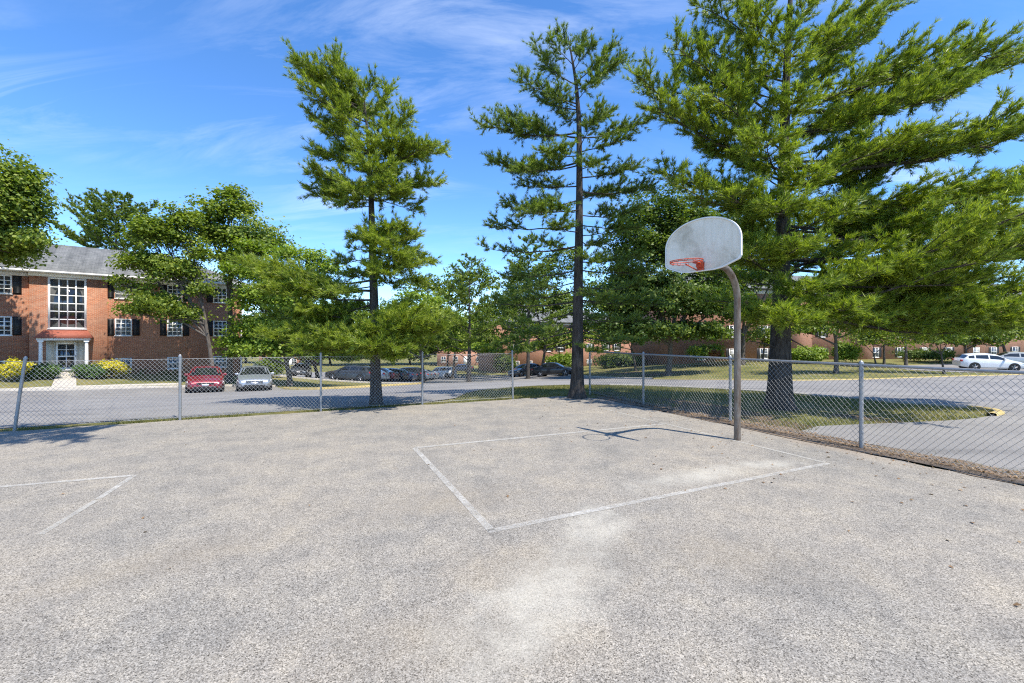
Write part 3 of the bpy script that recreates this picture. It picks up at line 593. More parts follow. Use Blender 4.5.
def car(kind,paint,label,x,y,heading,cat='car',group='cars parked on the lots',chrome=False):
    p=PROF[kind];L,W=p['L'],p['W']; up=np.array(p['up']);be=np.array(p['be'])
    b=bpy.data.objects.new({'suv':'sport_utility_car','sedan':'sedan_car','hatch':'hatchback_car','wagon':'estate_car'}[kind],None); col.objects.link(b); tag(b,label,cat,group)
    z=g(x,y)+.005; e=.6
    nrm=Vector((g(x-e,y)-g(x+e,y),g(x,y-e)-g(x,y+e),2*e)).normalized()
    fx=Vector((heading[0],heading[1],0)); fx=(fx-nrm*fx.dot(nrm)).normalized(); fy=nrm.cross(fx)
    b.matrix_world=Matrix(((fx.x,fy.x,nrm.x,x),(fx.y,fy.y,nrm.y,y),(fx.z,fy.z,nrm.z,z),(0,0,0,1)))
    hwx=np.array([(0,.64),(.06,.74),(.25,.83),(.7,.895),(1.2,.90),(L-1.0,.90),(L-.4,.86),(L-.08,.77),(L,.70)]); hwx[:,1]*=W/1.8
    def sec(s,f=None):
        w=np.interp(s,hwx[:,0],hwx[:,1]); u=np.interp(s,up[:,0],up[:,1]); bl_=min(np.interp(s,be[:,0],be[:,1]),u-.012)
        zb=.20+.10*max(0,1-s/.5)+.14*max(0,1-(L-s)/.6); hr=u-bl_; wt=w*.95-.40*hr
        return [(0,zb),(w*.86,zb),(w*.985,zb+.12),(w*1.0,(zb+bl_)/2+.03),(w*.985,bl_-.06),(w*.95,bl_),(wt+.02,u-.06*min(1,hr/.3)-.004),(wt*.78,u),(0,u+.022)]
    S=np.unique(np.r_[np.linspace(0,.5,6),np.linspace(.5,L-.5,22),np.linspace(L-.5,L,6)])
    V=[];n=9
    for s in S:
        q=sec(s); ring_=[(L/2-s,-yy,zz) for yy,zz in q]+[(L/2-s,yy,zz) for yy,zz in q[-2:0:-1]]; V+=ring_
    m=len(ring_); i=np.arange(len(S)-1)[:,None]*m; j=np.arange(m)[None]; j2=(j+1)%m
    g_=Geo(); g_.add(V,np.stack([i+j,i+m+j,i+m+j2,i+j2],-1).reshape(-1,4)); g_.ngons=[list(range(m)),[ (len(S)-1)*m+k for k in range(m)][::-1]]
    bo=g_.build('body',M['car_'+paint],b,True,38)
    def strip(nm,rows,mat=M['carglass'],par=b):
        A=np.array(rows,float); r,c=A.shape[:2]; i=np.arange(r-1)[:,None]*c; j=np.arange(c-1)[None]; q=Geo()
        q.add(A.reshape(-1,3),np.stack([i+j,i+j+1,i+c+j+1,i+c+j],-1).reshape(-1,4)); return q.build(nm,mat,par,True)
    for nm,(a0,a1) in (('windshield',p['ws']),('rear_window',p['rw'])):
        rows=[]
        for s in np.linspace(a0,a1,5):
            q=sec(s); row=[]
            for yf in np.linspace(-1,1,7):
                yy=abs(yf)*(q[6][0]-.07); zz=np.interp(yy,[0,q[7][0],q[6][0]],[q[8][1],q[7][1],q[6][1]])
                row.append((L/2-s+(.006 if nm=='windshield' else -.006),math.copysign(yy,yf),zz+.009))
            rows.append(row)
        strip(nm,rows)
    cuts=[p['sw'][0],*p['pill'],p['sw'][1]]
    for sd in (-1,1):
        for a0,a1 in zip(cuts[:-1],cuts[1:]):
            rows=[]
            for s in np.linspace(a0+.05,a1-.05,8):
                q=sec(s); row=[]
                for f in (.14,.5,.86):
                    yy=q[5][0]+(q[6][0]-q[5][0])*f+.007; zz=q[5][1]+(q[6][1]-q[5][1])*f; row.append((L/2-s,sd*yy,zz))
                rows.append(row)
            strip('side_window',rows)
        q=sec(p['sw'][0]+.12); gm=Geo(); mx=L/2-p['sw'][0]-.08; gm.box((mx-.09,min(sd*(q[5][0]-.02),sd*(q[5][0]+.17)),q[5][1]+.02),(mx+.04,max(sd*(q[5][0]-.02),sd*(q[5][0]+.17)),q[5][1]+.15)); bevel(gm.build('mirror',M['car_'+paint],b),.025)
        for wx in p['wh']:
            r=p['r']; X=L/2-wx; wy=W/2; ga=Geo(); a=np.linspace(0,math.pi,15)
            ga.tube([(X,sd*(wy-.30),r+.01),(X,sd*(wy+.006),r+.01)],r+.055,22); ga.build('wheel_arch',M['blacktrim'],b)
            wl=Geo(); yy=np.array([-.2,-.19,-.13,-.04,.015,.02]); rr=np.array([r-.1,r-.02,r,r,r-.03,r-.1])
            wl.tube(np.c_[np.full(6,X),sd*(wy+yy),np.full(6,r)],rr,24,cap=False); ty=wl.build('wheel',M['tyre'],b,True,50)
            rm=Geo(); rm.tube([(X,sd*(wy-.10),r),(X,sd*(wy-.03),r),(X,sd*(wy-.022),r)],[r-.1,r-.1,r-.13],20)
            for k in range(5):
                a=k*2*math.pi/5+.3; c,s_=math.cos(a),math.sin(a)
                rm.tube([(X+c*.03,sd*(wy+.006),r+s_*.03),(X+c*(r-.11),sd*(wy-.006),r+s_*(r-.11))],.028,5)
            rm.build('rim',M['wheelmetal'],ty,True,40)
    # lamps, grille, plate, bumpers
    ub=np.interp(.12,be[:,0],be[:,1])
    for sd in (-1,1):
        gl=Geo(); c=sd*.63*W/1.8
        gl.add([(L/2-.015,c-sd*.22,ub-.13),(L/2-.10,c+sd*.13,ub-.12),(L/2-.33,c+sd*.235,ub-.02),(L/2-.30,c+sd*.16,ub+.055),(L/2-.05,c-sd*.20,ub-.035),
                (L/2-.4,c-sd*.2,ub-.13),(L/2-.4,c+sd*.1,ub-.12)],[(0,1,2,4)]); gl.add(gl.v[0],[(4,2,3)]); gl.add(gl.v[0],[(0,5,6,1)])
        o=gl.build('headlight',M['lamp'],b)
        for f in o.data.polygons: pass
        gt=Geo(); tb=np.interp(L-.15,be[:,0],be[:,1]); c=sd*.62*W/1.8
        gt.box((-L/2-.008,min(c-sd*.1,c+sd*.15),tb-.2),(-L/2+.28,max(c-sd*.1,c+sd*.15),tb-.04)); bevel(gt.build('taillight',M['redlamp'],b),.03)
    gr=Geo(); gr.box((L/2-.10,-.40,ub-.17),(L/2+.012,.40,ub-.06)); gr=bevel(gr.build('grille',M['blacktrim'],b),.015)
    if chrome:
        gc=Geo(); gc.box((L/2,-.44,ub-.075),(L/2+.022,.44,ub-.035)); gc.box((L/2,-.44,ub-.20),(L/2+.022,.44,ub-.165)); gc.box((L/2,-.43,ub-.13),(L/2+.02,.43,ub-.10)); gc.build('chrome_bar',M['chrome'],gr)
    gb=Geo(); gb.box((L/2-.16,-.55,.26),(L/2+.008,.55,.40)); gb.box((L/2-.3,-.70,.20),(L/2-.01,.70,.26)); bevel(gb.build('lower_intake',M['blacktrim'],b),.02)
    gp_=Geo(); gp_.box((L/2+.0,-.16,.42),(L/2+.02,.16,.53)); gp_.build('license_plate',M['plate'],b)
    return b
def cat_(px,py): return at(px,py)
x,y=at(205.5,390.5); car('sedan','red','dark red sedan facing the court beside the lawn island','%s'and x,y,(.56,-.83),'sedan')
x,y=at(254.5,389.5); car('sedan','silver','silver sedan with a broad chrome grille facing the court, right of the red sedan',x,y,(.50,-.866),'sedan',chrome=True)
row=[('wagon','darkgrey','dark grey estate car nearest the lawn island in the row of parked cars'),('sedan','steel','blue grey sedan just behind the dark grey estate car'),('sedan','maroon','maroon sedan in the parked row left of the thick pine trunk'),('hatch','black','black hatchback in the parked row right of the pine trunk'),('sedan','blue','dark blue sedan in the middle of the parked row'),('suv','black','black sport utility car in the parked row'),('sedan','steel','pale blue grey sedan in the parked row, two places from the white sport utility car'),('sedan','silver','light silver sedan parked beside the white sport utility car'),('suv','white','white sport utility car at the far end of the parked row')]
for k,(a_,b_,c_) in enumerate(row):
    t=k/8 if k<8 else 1; t*=.86 if k<8 else 1; x=-15.4+(-11.4+15.4)*t+(.8 if k==8 else 0); y=42.3+(65.5-42.3)*t+ (.3 if k%2 else 0)
    car(a_,b_,c_,x,y,(-.985,.17),'car' if a_!='suv' else 'SUV')
x,y=at(296,376.6); car('sedan','steel','blue grey sedan behind the lawn island, left of the fence post','%s'and -26.5,47.5,(.3,-.95),'sedan')
car('hatch','darkgrey','dark grey hatchback parked behind the lawn island next to a blue grey sedan',-23.0,48.2,(.3,-.95),'hatchback')
car('hatch','darkgrey','dark hatchback parked on the street left of the black sedan',1.6,53.6,(-.75,-.66),'hatchback')
car('sedan','black','black sedan parked on the street left of the tall clear trunk pine',4.6,47.6,(.93,-.36),'sedan')
x,y=at(988,370.0); car('hatch','white','white hatchback parked side on beyond the yellow kerb on the right',x,y,(.93,-.37),'hatchback')
car('sedan','champagne','pale grey sedan parked behind the white hatchback',48.5,42.2,(.85,-.53),'sedan')
car('sedan','blue','low dark car parked far off behind the white sport utility car',-9.2,79,(-1,.1),'sedan')
# ------------------------------------------------------------------ trees
def unit(a): return a/(np.linalg.norm(a,axis=-1,keepdims=True)+1e-9)
def unproj(px,py,Y): return np.array([(px-CX)/F*Y,Y,CH-(py-CY)/F*Y])
def needles_geo(P,Dr,rng,n,ln,wd,spread=.75,droop=0.):
    """tufts of thin needle blades at P pointing along Dr"""
    m=len(P)*n
    p=np.repeat(P,n,0)+rng.normal(0,.012,(m,3)); d=np.repeat(Dr,n,0)
    d=unit(d+rng.normal(0,spread,(m,3))*np.array([.62,.62,.55])-np.array([0,0,droop])); L=ln*rng.uniform(.7,1.2,m)[:,None]
    s=unit(np.cross(d,rng.normal(0,.8,(m,3))+np.array([.35,-.35,.9])))*wd*rng.uniform(.7,1.3,m)[:,None]
    V=np.stack([p-s*.5,p+s*.5,p+d*L*.62+s*.38,p+d*L],1).reshape(-1,3)
    g_=Geo(); i=np.arange(m)[:,None]*4; g_.add(V,i+np.array([[0,1,2,3]])); return g_
def leaves_geo(C,rng,k,size,sig,up=.8,ctr=None):
    m=len(C)*k
    off=rng.normal(0,1,(m,3))*np.array(sig); P=np.repeat(C,k,0)+off
    nrm=rng.normal(0,.55,(m,3))+np.array([0,0,up])
    if ctr is not None: nrm+=unit(P-ctr)*.55
    nrm=unit(nrm); a=unit(np.cross(nrm,rng.normal(0,1,(m,3)))); b=np.cross(nrm,a)
    S=size*1.12*rng.uniform(.6,1.3,m)[:,None]
    V=np.stack([P-a*S*.5,P+b*S*.36-a*S*.05+nrm*S*.10,P+a*S*.55-nrm*S*.08,P-b*S*.36-a*S*.05+nrm*S*.10],1).reshape(-1,3)
    g_=Geo(); i=np.arange(m)[:,None]*4; g_.add(V,i+np.array([[0,1,2,3]])); return g_
def bez(a,c,b,n):
    t=np.linspace(0,1,n)[:,None]; return (1-t)**2*a+2*t*(1-t)*c+t*t*b
def trunk_geo(path,r,n=14,flare=.0):
    P=np.array(path,float); Q=[];
    t=np.linspace(0,len(P)-1,28)
    X=np.stack([np.interp(t,np.arange(len(P)),P[:,k]) for k in range(3)],-1)
    f=t/(len(P)-1); h=(X[:,2]-X[0,2])
    rad=r*((1-f)**1.2*.97+.03)+.008+flare*r*np.exp(-h/ .22)
    g_=Geo(); g_.tube(X,rad,n); return g_,X,rad
def pine(label,base,trunk,r0,branches,seed,leaf,n=16,ln=.13,wd=.015,sp=.10,sec=.10,group=None,flare=.5,name='pine_tree',secl=1.,fine=True,cat='pine tree',spread=.75,wind=(0,0,0),stubs=()):
    """trunk: list of world points; branches: (start xyz, tip xyz, bare fraction, fullness)"""
    rg=np.random.default_rng(seed); base=np.array(base,float)
    root=empty(name,base,label,cat,0,group)
    tg,_,_=trunk_geo(np.array(trunk)-base,r0,flare=flare)
    if flare>0:
        for k in range(6):
            a=k*1.05+rg.uniform(-.2,.2); c=np.array([math.cos(a),math.sin(a)]); q=r0*rg.uniform(1.5,2.0)
            tg.tube([(*(c*r0*.5),.32),(*(c*r0*.95),.10),(*(c*q),-.06)],[r0*.32,r0*.3,.03],7)
    tg.build('trunk',M['bark_pine'],root,True,55)
    wood=Geo(); TP=[];TD=[]; wind=np.array(wind)
    for s,t_,bare,full in branches:
        s=np.array(s,float);t_=np.array(t_,float); L=np.linalg.norm(t_-s)
        mid=(s+t_)/2+np.array([rg.normal(0,.05*L),rg.normal(0,.05*L),-.07*L+rg.normal(0,.03*L)])
        nn=10; P=bez(s,mid,t_,nn)+rg.normal(0,.012*L,(nn,3))*np.linspace(0,1,nn)[:,None]
        rb=max(.012,.0085*L+.006); rad=rb*(1-np.linspace(0,1,nn)*.85)
        wood.tube(P-base,rad,6,cap=False)
        tt=np.linspace(0,1,nn)
        for q,u in enumerate(np.arange(bare,1.0,sec/max(L,.5))):
            p=np.array([np.interp(u,tt,P[:,k]) for k in range(3)]); T=unit(np.array([np.interp(min(1,u+.05),tt,P[:,k])-np.interp(u-.05,tt,P[:,k]) for k in range(3)]))
            if rg.random()>full+.1: continue
            sd=1 if q%2 else -1
            an=sd*rg.uniform(.55,1.15); c,s_=math.cos(an),math.sin(an)
            d=np.array([T[0]*c-T[1]*s_,T[0]*s_+T[1]*c,T[2]*.5+rg.uniform(-.05,.38)]); d=unit(d+wind*.5)
            l2=secl*(.27*L*(1.05-.75*u)+.22)*rg.uniform(.6,1.15); l2=min(l2,1.35*secl)
            m=5; Q=p+d*l2*np.linspace(0,1,m)[:,None]+np.array([0,0,1])*l2*.16*(np.linspace(0,1,m)**2)[:,None]+rg.normal(0,.02*l2,(m,3))*np.linspace(0,1,m)[:,None]
            wood.tube(Q-base,np.linspace(max(.006,rb*.32),.004,m),4,cap=False)
            k=max(2,int(l2*.82/sp)); vv=np.linspace(.2,1,k)
            A=np.stack([np.interp(vv,np.linspace(0,1,m),Q[:,c_]) for c_ in range(3)],-1)
            TP.append(A); TD.append(np.repeat(d[None],k,0)+np.array([0,0,.25]))
            if fine:
                for a_ in A[:-1]:
                    for rep in range(2 if rg.random()<.75*full else 1):
                        d3=unit(d+rg.normal(0,.8,3)*np.array([1,1,.6])+np.array([0,0,.18])+wind*.6); l3=rg.uniform(.10,.38)*min(1.4,sp/.10)
                        B=a_+d3*l3*np.linspace(.3,1,3)[:,None]; TP.append(B); TD.append(np.repeat(d3[None],3,0)+np.array([0,0,.25]))
        B=t_+rg.normal(0,.03,(4,3)); TP.append(B); TD.append(np.repeat(unit(t_-P[-3])[None],4,0))
    for s,t_ in stubs:                                   # dead bare sticks
        s=np.array(s);t_=np.array(t_); wood.tube(bez(s,(s+t_)/2+np.array([0,0,.06]),t_,6)-base,np.linspace(.022,.008,6),5)
    wood.build('branches',M['bark_pine'],root,True)
    TP=np.vstack(TP)-base;TD=unit(unit(np.vstack(TD))+wind)
    needles_geo(TP,TD,rg,n,ln,wd,spread).build('crown',M[leaf],root)
    return root
def pxtree(trunkpx,Y):
    """trunk path from picture points at one depth; returns path and a function giving the trunk point at picture height y"""
    P=np.array([unproj(x,y,Y) for x,y in trunkpx]); ys=np.array([y for _,y in trunkpx],float)
    o=np.argsort(ys)
    return P,lambda y: np.array([np.interp(y,ys[o],P[o,k]) for k in range(3)])
def brs(lst,f,Y,bare=.3,full=.9,cut=.27):
    out=[]
    for b in lst:
        y0,tx,ty,dz=b[:4]; a_=f(y0); q_=unproj(tx,ty,Y+dz); q_=a_+(q_-a_)*max(.5,1-cut/np.linalg.norm(q_-a_)); out.append((a_,q_,b[4] if len(b)>4 else bare,b[5] if len(b)>5 else full))
    return out
# --- left pine just outside the fence
Y1=11.3; T1,f1=pxtree([(376.3,405.5),(375.5,370),(374,300),(372,230),(371,190),(369,150),(366,118),(363,86)],Y1)
T1[0,2]=g(T1[0,0],Y1)-.05
b1=brs([(114,287,55,-.3),(118,299,70,.5),(107,331,54,0),(122,292,84,-.6),(136,303,117,.2),(142,312,129,-.4),(98,352,70,.2),(98,379,72,0),(122,393,86,.3),(140,418,111,-.2),(160,448,151,.2),(165,438,141,-.8),(186,451,181,0),(196,430,214,.5,.5,.6),(166,308,153,.3),(182,297,171,-.3),(200,305,195,.2),(206,331,203,-.9),(190,350,190,-1.6),(172,381,166,-1.5),(152,360,142,-1.4),(195,402,186,-1.3),(180,392,170,1.5),(130,330,105,-1.0),(125,350,95,1.0),(115,345,70,-.6),(150,400,135,-1.1),(150,340,150,1.3),(200,410,196,.9),(195,330,190,1.4),(108,312,80,.2),(100,318,50,-.5),(126,405,125,.9),(118,322,102,.8)],f1,Y1,.22,.95)
b1+=brs([(250,338,246,-.4,.55,.6),(244,424,234,-.5),(252,442,264,.3),(238,400,222,-1.2),(257,330,266,.4,.5,.7),(242,382,240,-1.7),(262,350,280,1.4),(248,412,246,.9),(262,418,268,-.9),(286,296,292,-.2,.35,.9),(280,262,279,.5,.35,.95),(291,246,268,.9,.4,.9),(240,395,225,.8),(235,352,240,1.1),(255,405,255,-1.5),(230,410,245,.2),(268,390,275,-1.5),(270,435,285,.4,.5,.8),(275,400,290,-.8,.45,.8),(303,300,318,.3,.3,.9),(290,330,295,-1.3,.45,.8)],f1,Y1,.3,.9)
b1+=brs([(332,453,330,-.3),(322,430,312,-1),(336,285,345,-.5),(346,330,345,-1.5),(342,402,350,-1.6),(330,302,326,.8),(336,440,346,.9),(350,372,346,-1.9),(326,410,322,-1.5),(348,348,352,-1.2),(318,296,312,.2,.5,.8),(340,425,348,-.4),(322,452,318,.4),(316,415,300,.8),(330,380,330,-1.7),(338,350,338,-1.4),(325,330,318,.6),(345,300,352,-.3),(350,400,358,-1.2),(330,440,322,-1.0),(355,345,362,.8),(310,345,305,1.0),(300,262,290,.3,.3,.95),(318,270,318,.6,.3,.95),(335,262,338,.2,.35,.95),(345,288,352,-.8,.35,.95),(328,312,335,-1.3,.3,1.)],f1,Y1,.35,.9)
pine('dense pine with a leaning double top standing just outside the left back fence',T1[0],T1,.145,b1,11,'needle_a',n=18,flare=.25,wd=.0125,sec=.078,secl=1.12)
# --- tall centre pine with the clear trunk
Y2=12.65; T2,f2=pxtree([(577,397.5),(577.5,360),(578,300),(579,240),(579.5,180),(579,120),(576,82),(572,58),(568,36)],Y2)
b2=brs([(52,555,26,0),(64,586,33,.3),(82,617,42,0),(90,626,57,.4),(85,531,46,.2),(104,516,77,-.3),(100,600,70,-.8),(108,550,90,-.9),(132,482,125,0),(138,500,116,.8),(138,650,119,.2),(148,605,100,-.9),(152,634,136,-.4),(162,486,162,.2),(165,511,170,-1),(178,640,166,.6),(192,658,188,0),(186,520,186,.9),(200,500,206,-.3),(215,640,211,-.5),(65,545,36,-.4),(70,596,40,-.4),(120,560,110,1.1),(125,610,112,1.0),(155,540,150,-1.2),(170,600,160,-1.3),(110,535,100,.6),(195,610,195,1.2)],f2,Y2,.26,.95,.16)
b2+=brs([(226,488,227,.2,.5,.6),(232,554,222,-1.6,.45,.95),(236,622,232,-1,.4,.7),(246,484,249,0,.5,.55),(250,530,241,-1,.45,.6),(262,642,257,.4,.4,.7),(270,500,276,.2,.5,.5),(281,520,291,-.8,.55,.45),(286,642,287,.2,.45,.65),(301,480,301,.3,.55,.45),(302,622,300,-.6,.5,.5),(311,510,326,.2,.6,.4),(317,642,321,-.3,.5,.5),(322,545,336,-.8,.6,.4),(327,622,346,.3,.55,.45),(240,600,246,1.2,.4,.6),(275,560,275,1.3,.5,.5),(330,500,345,.5,.6,.4),(290,600,296,-1.2,.55,.45),(255,600,262,-1.4,.4,.8),(270,655,272,-.5,.4,.8),(300,660,305,.6,.4,.8),(312,600,318,1.3,.45,.7),(335,645,345,-.6,.5,.6),(340,500,352,.2,.55,.5),(225,640,228,-.8,.35,.9),(210,520,215,-1.4,.35,.9),(345,600,352,-1.0,.55,.5),(290,515,300,1.2,.45,.7),(325,520,335,.9,.5,.6)],f2,Y2,.42,.75,.12)
T2[0,2]=-.05
pine('tall slender pine with a bare lower trunk at the back corner of the court',T2[0],T2,.185,b2,22,'needle_b',n=18,ln=.125,flare=.6,secl=.98,wd=.0125,sec=.082)
rf=np.random.default_rng(77); fill=[]
for k in range(26):
    yy=62+k*10.2; ext=np.interp(yy,[60,100,130,200,260,330],[38,62,86,80,74,66])*rf.uniform(.5,.85)*(1 if k%2 else -1); fill.append((yy,578+ext,yy-rf.uniform(2,14),rf.uniform(-1.3,1.3),.25,.95 if yy<230 else .75))
b2+=brs(fill,f2,Y2,cut=.1)
# --- big pine behind the right fence
Y3=10.85; T3,f3=pxtree([(779.5,410),(780,370),(780.5,330),(782,260),(784,180),(785,110),(788,40),(792,-30),(796,-90)],Y3)
T3[0,2]=g(T3[0,0],Y3)-.05
b3=brs([(60,686,-1,0),(42,720,-32,-.5),(82,690,37,.3),(120,668,41,-.3),(132,671,61,.8),(142,629,75,0),(172,645,105,-.4),(152,700,82,-1.2),(202,655,171,.2),(212,671,186,-.9),(30,832,-52,.2),(60,906,2,0),(82,892,15,-.8),(72,850,22,-1.2),(132,1006,48,0),(142,1002,69,.7),(152,975,88,-.6),(122,900,62,-1.5),(192,1062,112,0),(192,950,122,-1.8),(222,1072,172,.3),(242,1062,217,-.5),(252,982,217,1.2),(262,1082,252,.2),(272,1012,252,-1.2),(292,1062,292,-.4),(292,932,257,-2),(212,722,192,-1.8),(182,762,132,-2.2),(202,822,162,-2.2),(232,862,202,-2),(132,802,82,-2),(92,782,32,-1.8),(252,692,232,.4),(242,702,252,-1.2),(272,742,252,-1.8),(302,962,277,1),(0,760,-60,0),(20,860,-20,.8),(100,740,60,1.2),(160,860,120,1.4),(110,830,60,.9),(190,720,150,1.3),(230,900,230,1.5),(60,740,10,-1.0),(40,815,-10,-1.4),(150,735,110,.6),(170,930,150,.3),(215,780,205,-2.4),(260,800,245,-2.3),(235,735,225,-.9),(100,705,75,.4),(182,690,140,.5),(165,880,130,-.5),(180,900,160,.6),(150,880,100,.5),(215,890,200,-1),(235,930,222,.5),(100,860,60,-.4),(140,905,105,-.9),(200,860,175,1.0),(260,915,245,-1.4),(75,870,40,.8)],f3,Y3,.27,.9)
b3=[(np.array([a_[0],a_[1],a_[2]+.35*max(0,q_[2]-a_[2])]) if q_[0]>7.2 else a_,q_,c_,d_) for a_,q_,c_,d_ in b3]
b3+=brs([(318,748,318,-1.6,.3,1.),(316,845,318,-1.9,.3,1.),(322,797,322,-2.5,.35,1.),(320,772,314,-2.1,.3,1.),(305,902,300,-1,.35,.8),(300,1002,310,.3,.4,.7),(310,942,330,.8,.35,.9),(300,872,330,.9,.4,.9),(305,1052,320,-.3,.35,.9),(298,820,285,-2.3,.35,.95),(290,870,275,-1.6,.35,.95),(285,985,285,-1.4,.45,.6),(296,900,268,-2.2,.4,.75),(308,980,335,.2,.45,.8),(300,690,300,.3,.5,.6),(280,960,300,.9,.4,.9),(300,930,315,-.6,.4,.9),(290,1010,330,1.2,.4,.8),(285,700,270,.8,.4,.9),(270,720,235,1.4,.4,.9),(290,740,275,1.6,.4,.9),(300,720,310,1.2,.45,.8),(280,830,250,1.6,.4,.9),(270,900,225,1.3,.4,.9),(240,870,175,1.3,.35,.9),(300,860,310,-2.4,.35,1.),(305,900,325,-1.8,.35,1.)],f3,Y3,.35,.92)
b3+=[(f3(a_),np.array(q),.5,.6) for a_,q in ((300,(9.9,7.5,4.2)),(310,(10.0,8.5,3.6)))]
stub3=[(f3(349),unproj(749,341,Y3-.5)),(f3(335),unproj(812,352,Y3+.4))]
pine('huge spreading pine with a thick dark trunk just outside the right fence',T3[0],T3,.285,b3,33,'needle_c',n=19,ln=.14,wd=.0125,flare=.3,wind=(.15,0,.06),stubs=stub3)
T4=np.array([(-12.3,3.9,-.1),(-12.2,3.9,4),(-12.2,3.9,9)])
b4=[((-12.25,3.9,h_),(-12.25+l_*math.cos(a_),3.9+l_*math.sin(a_),h_+.9),.45,.9) for h_,l_,a_ in ((7.4,8.0,.09),(7.0,7.6,.12),(6.6,3.2,.5),(6.2,3.6,-.3),(5.5,4.5,2.2),(6.0,4.2,3.4),(7.2,3.,1.5),(7.6,3.2,4.4),(8.2,2.4,.6),(8.4,2.2,2.8),(6.8,4,5.2))]
pine('pine past the left court edge, its bough shadow falling by the leaning post',T4[0],T4,.24,b4,34,'needle_a',flare=.3)
# --- generic conifers farther off
def far_pine(label,px,Y,ytop,ybot,wl,wr,seed,leaf,nb=34,scale=1.,dens=.9,group=None,up=.25,r=.2,bare=.3,base=None):
    rg=np.random.default_rng(seed); x=(px-CX)/F*Y; z0_=g(x,Y)-.05
    zt=CH-(ytop-CY)/F*Y; zb=CH-(ybot-CY)/F*Y; T=[(x,Y,z0_),(x+.05,Y,(z0_+zt)/2),(x,Y,zt-.2)]
    B=[]
    for k in range(nb):
        f=(k+rg.uniform(0,.8))/nb; h=zb+(zt-zb)*f; a=k*2.399+rg.uniform(-.3,.3); c,s=math.cos(a),math.sin(a)
        e=(wr if c>0 else wl)/F*Y; env=(1-f**1.6)*.95+.12; L=math.hypot(e*c,.8*(wl+wr)/2/F*Y*s)*env*rg.uniform(.7,1.1)
        B.append(((x,Y,h-.05*L),(x+c*L,Y+s*L,h+L*(up+.45*f)*rg.uniform(.5,1.2)),bare,dens))
    return pine(label,(x,Y,z0_),T,r,B,seed,leaf,n=13,ln=.13*scale,wd=.028*scale,sp=.11*scale,sec=.10*scale,flare=.15,fine=True,group=group)
far_pine('dark feathery pine rising behind the roof of the left brick building',116,52,197,262,50,44,41,'needle_b',nb=40,scale=2.2,up=.6,r=.3)
far_pine('slim dark pine with a straight visible trunk right of the leaning pine',469,40,256,352,48,40,42,'needle_b',nb=34,scale=1.7,dens=.8)
far_pine('dusky pine behind the left branches of the tall clear trunk pine',528,44,238,348,45,48,43,'needle_b',nb=32,scale=1.9,dens=.8)
# --- broadleaf trees
def broadleaf(label,base,r0,lobes,seed,leaf,size=.13,k=20,sig=(.30,.30,.15),name='broadleaf_tree',cat='tree',group=None,fork=.35,bark='bark_grey',top=None,twigs=14,up=.6):
    """lobes: (centre xyz, radii xyz, number of leaf sprays)"""
    rg=np.random.default_rng(seed); base=np.array(base,float)
    root=empty(name,base,label,cat,0,group); leaf=M[leaf]
    cz=np.array([l[0] for l in lobes],float)-base; hi=cz[:,2].max()
    tp=np.array(top,float)-base if top is not None else np.array([cz[:,0].mean()*.5,cz[:,1].mean()*.5,max(.3,cz[:,2].min()*.9)])
    wd=Geo(); tg=Geo(); m=12; tt=np.linspace(0,1,m)[:,None]
    P=np.array([0,0,-.1])*(1-tt)+tp*tt+np.array([.05,.03,0])*np.sin(tt*5)*r0*4; tg.tube(P,r0*(1-.45*tt[:,0])+r0*.5*np.exp(-tt[:,0]*tp[2]/.25),10); tg.build('trunk',M[bark],root,True,60)
    C=[]
    for (c,rad,n_) in lobes:
        n_=int(n_*1.9)
        c=np.array(c,float)-base; rad=np.array(rad,float)*np.ones(3)
        mid=(tp+c)/2+np.array([0,0,-.12*np.linalg.norm(c-tp)]); st=P[-1-rg.integers(0,4)]
        B=bez(st,mid,c,7); wd.tube(B,np.linspace(r0*.45,r0*.16,7),6,cap=False)
        d=unit(rg.normal(0,1,(n_,3))); d[:,2]=np.where(d[:,2]<-.35,-d[:,2]*.7,d[:,2]); d=unit(d)
        lump=1+.24*np.sin(d[:,0]*5+seed)*np.cos(d[:,1]*4.3+seed*2)+.20*np.sin(d[:,2]*6+seed*3+d[:,0]*3)
        rr=(rg.uniform(.12,1,n_)**.42)*lump*np.where(rg.random(n_)<.14,1.22,1)
        q=c+d*rr[:,None]*rad
        # leave gaps: drop sprays where a smooth field is low
        fld=np.sin(q[:,0]*1.9+seed)+np.sin(q[:,1]*2.1+seed*1.7)+np.sin(q[:,2]*2.6+seed*.6)
        q=q[fld>-1.35]; C.append(q)
        for t_ in q[rg.permutation(len(q))[:twigs]]:
            b0=B[-1-rg.integers(0,3)]; wd.tube(bez(b0,(b0+t_)/2-np.array([0,0,.1]),t_,5),np.linspace(r0*.13,r0*.03+.004,5),4,cap=False)
    wd.build('branches',M[bark],root,True)
    C=np.vstack(C); leaves_geo(C,rg,k,size,sig,up,ctr=cz.mean(0)).build('crown',leaf,root)
    return root
def lob(l,Y):
    out=[]
    for q in l:
        px,py,rx,ry,n_=q[:5]; dz=q[5] if len(q)>5 else 0; y=Y+dz
        out.append((unproj(px,py,y),(rx/F*y,max(rx,ry)*.85/F*y,ry/F*y),n_))
    return out
def bat(px,Y): x=(px-CX)/F*Y; return (x,Y,g(x,Y)-.05)
broadleaf('big leafy maple hanging over the left end of the brick building roof',bat(-48,24),.3,lob([(x_-15,y_,*r_) for x_,y_,*r_ in [(-5,185,42,36,230),(15,215,36,26,190),(-30,215,45,45,200),(5,248,36,16,130,.3),(30,245,14,10,40,.6),(-45,165,35,30,120),(28,190,20,20,80),(-20,255,40,18,110),(42,238,10,7,22,.2),(48,243,7,4,10)]],24),51,'leaf_a',size=.17,k=22,top=unproj(-46,225,24))
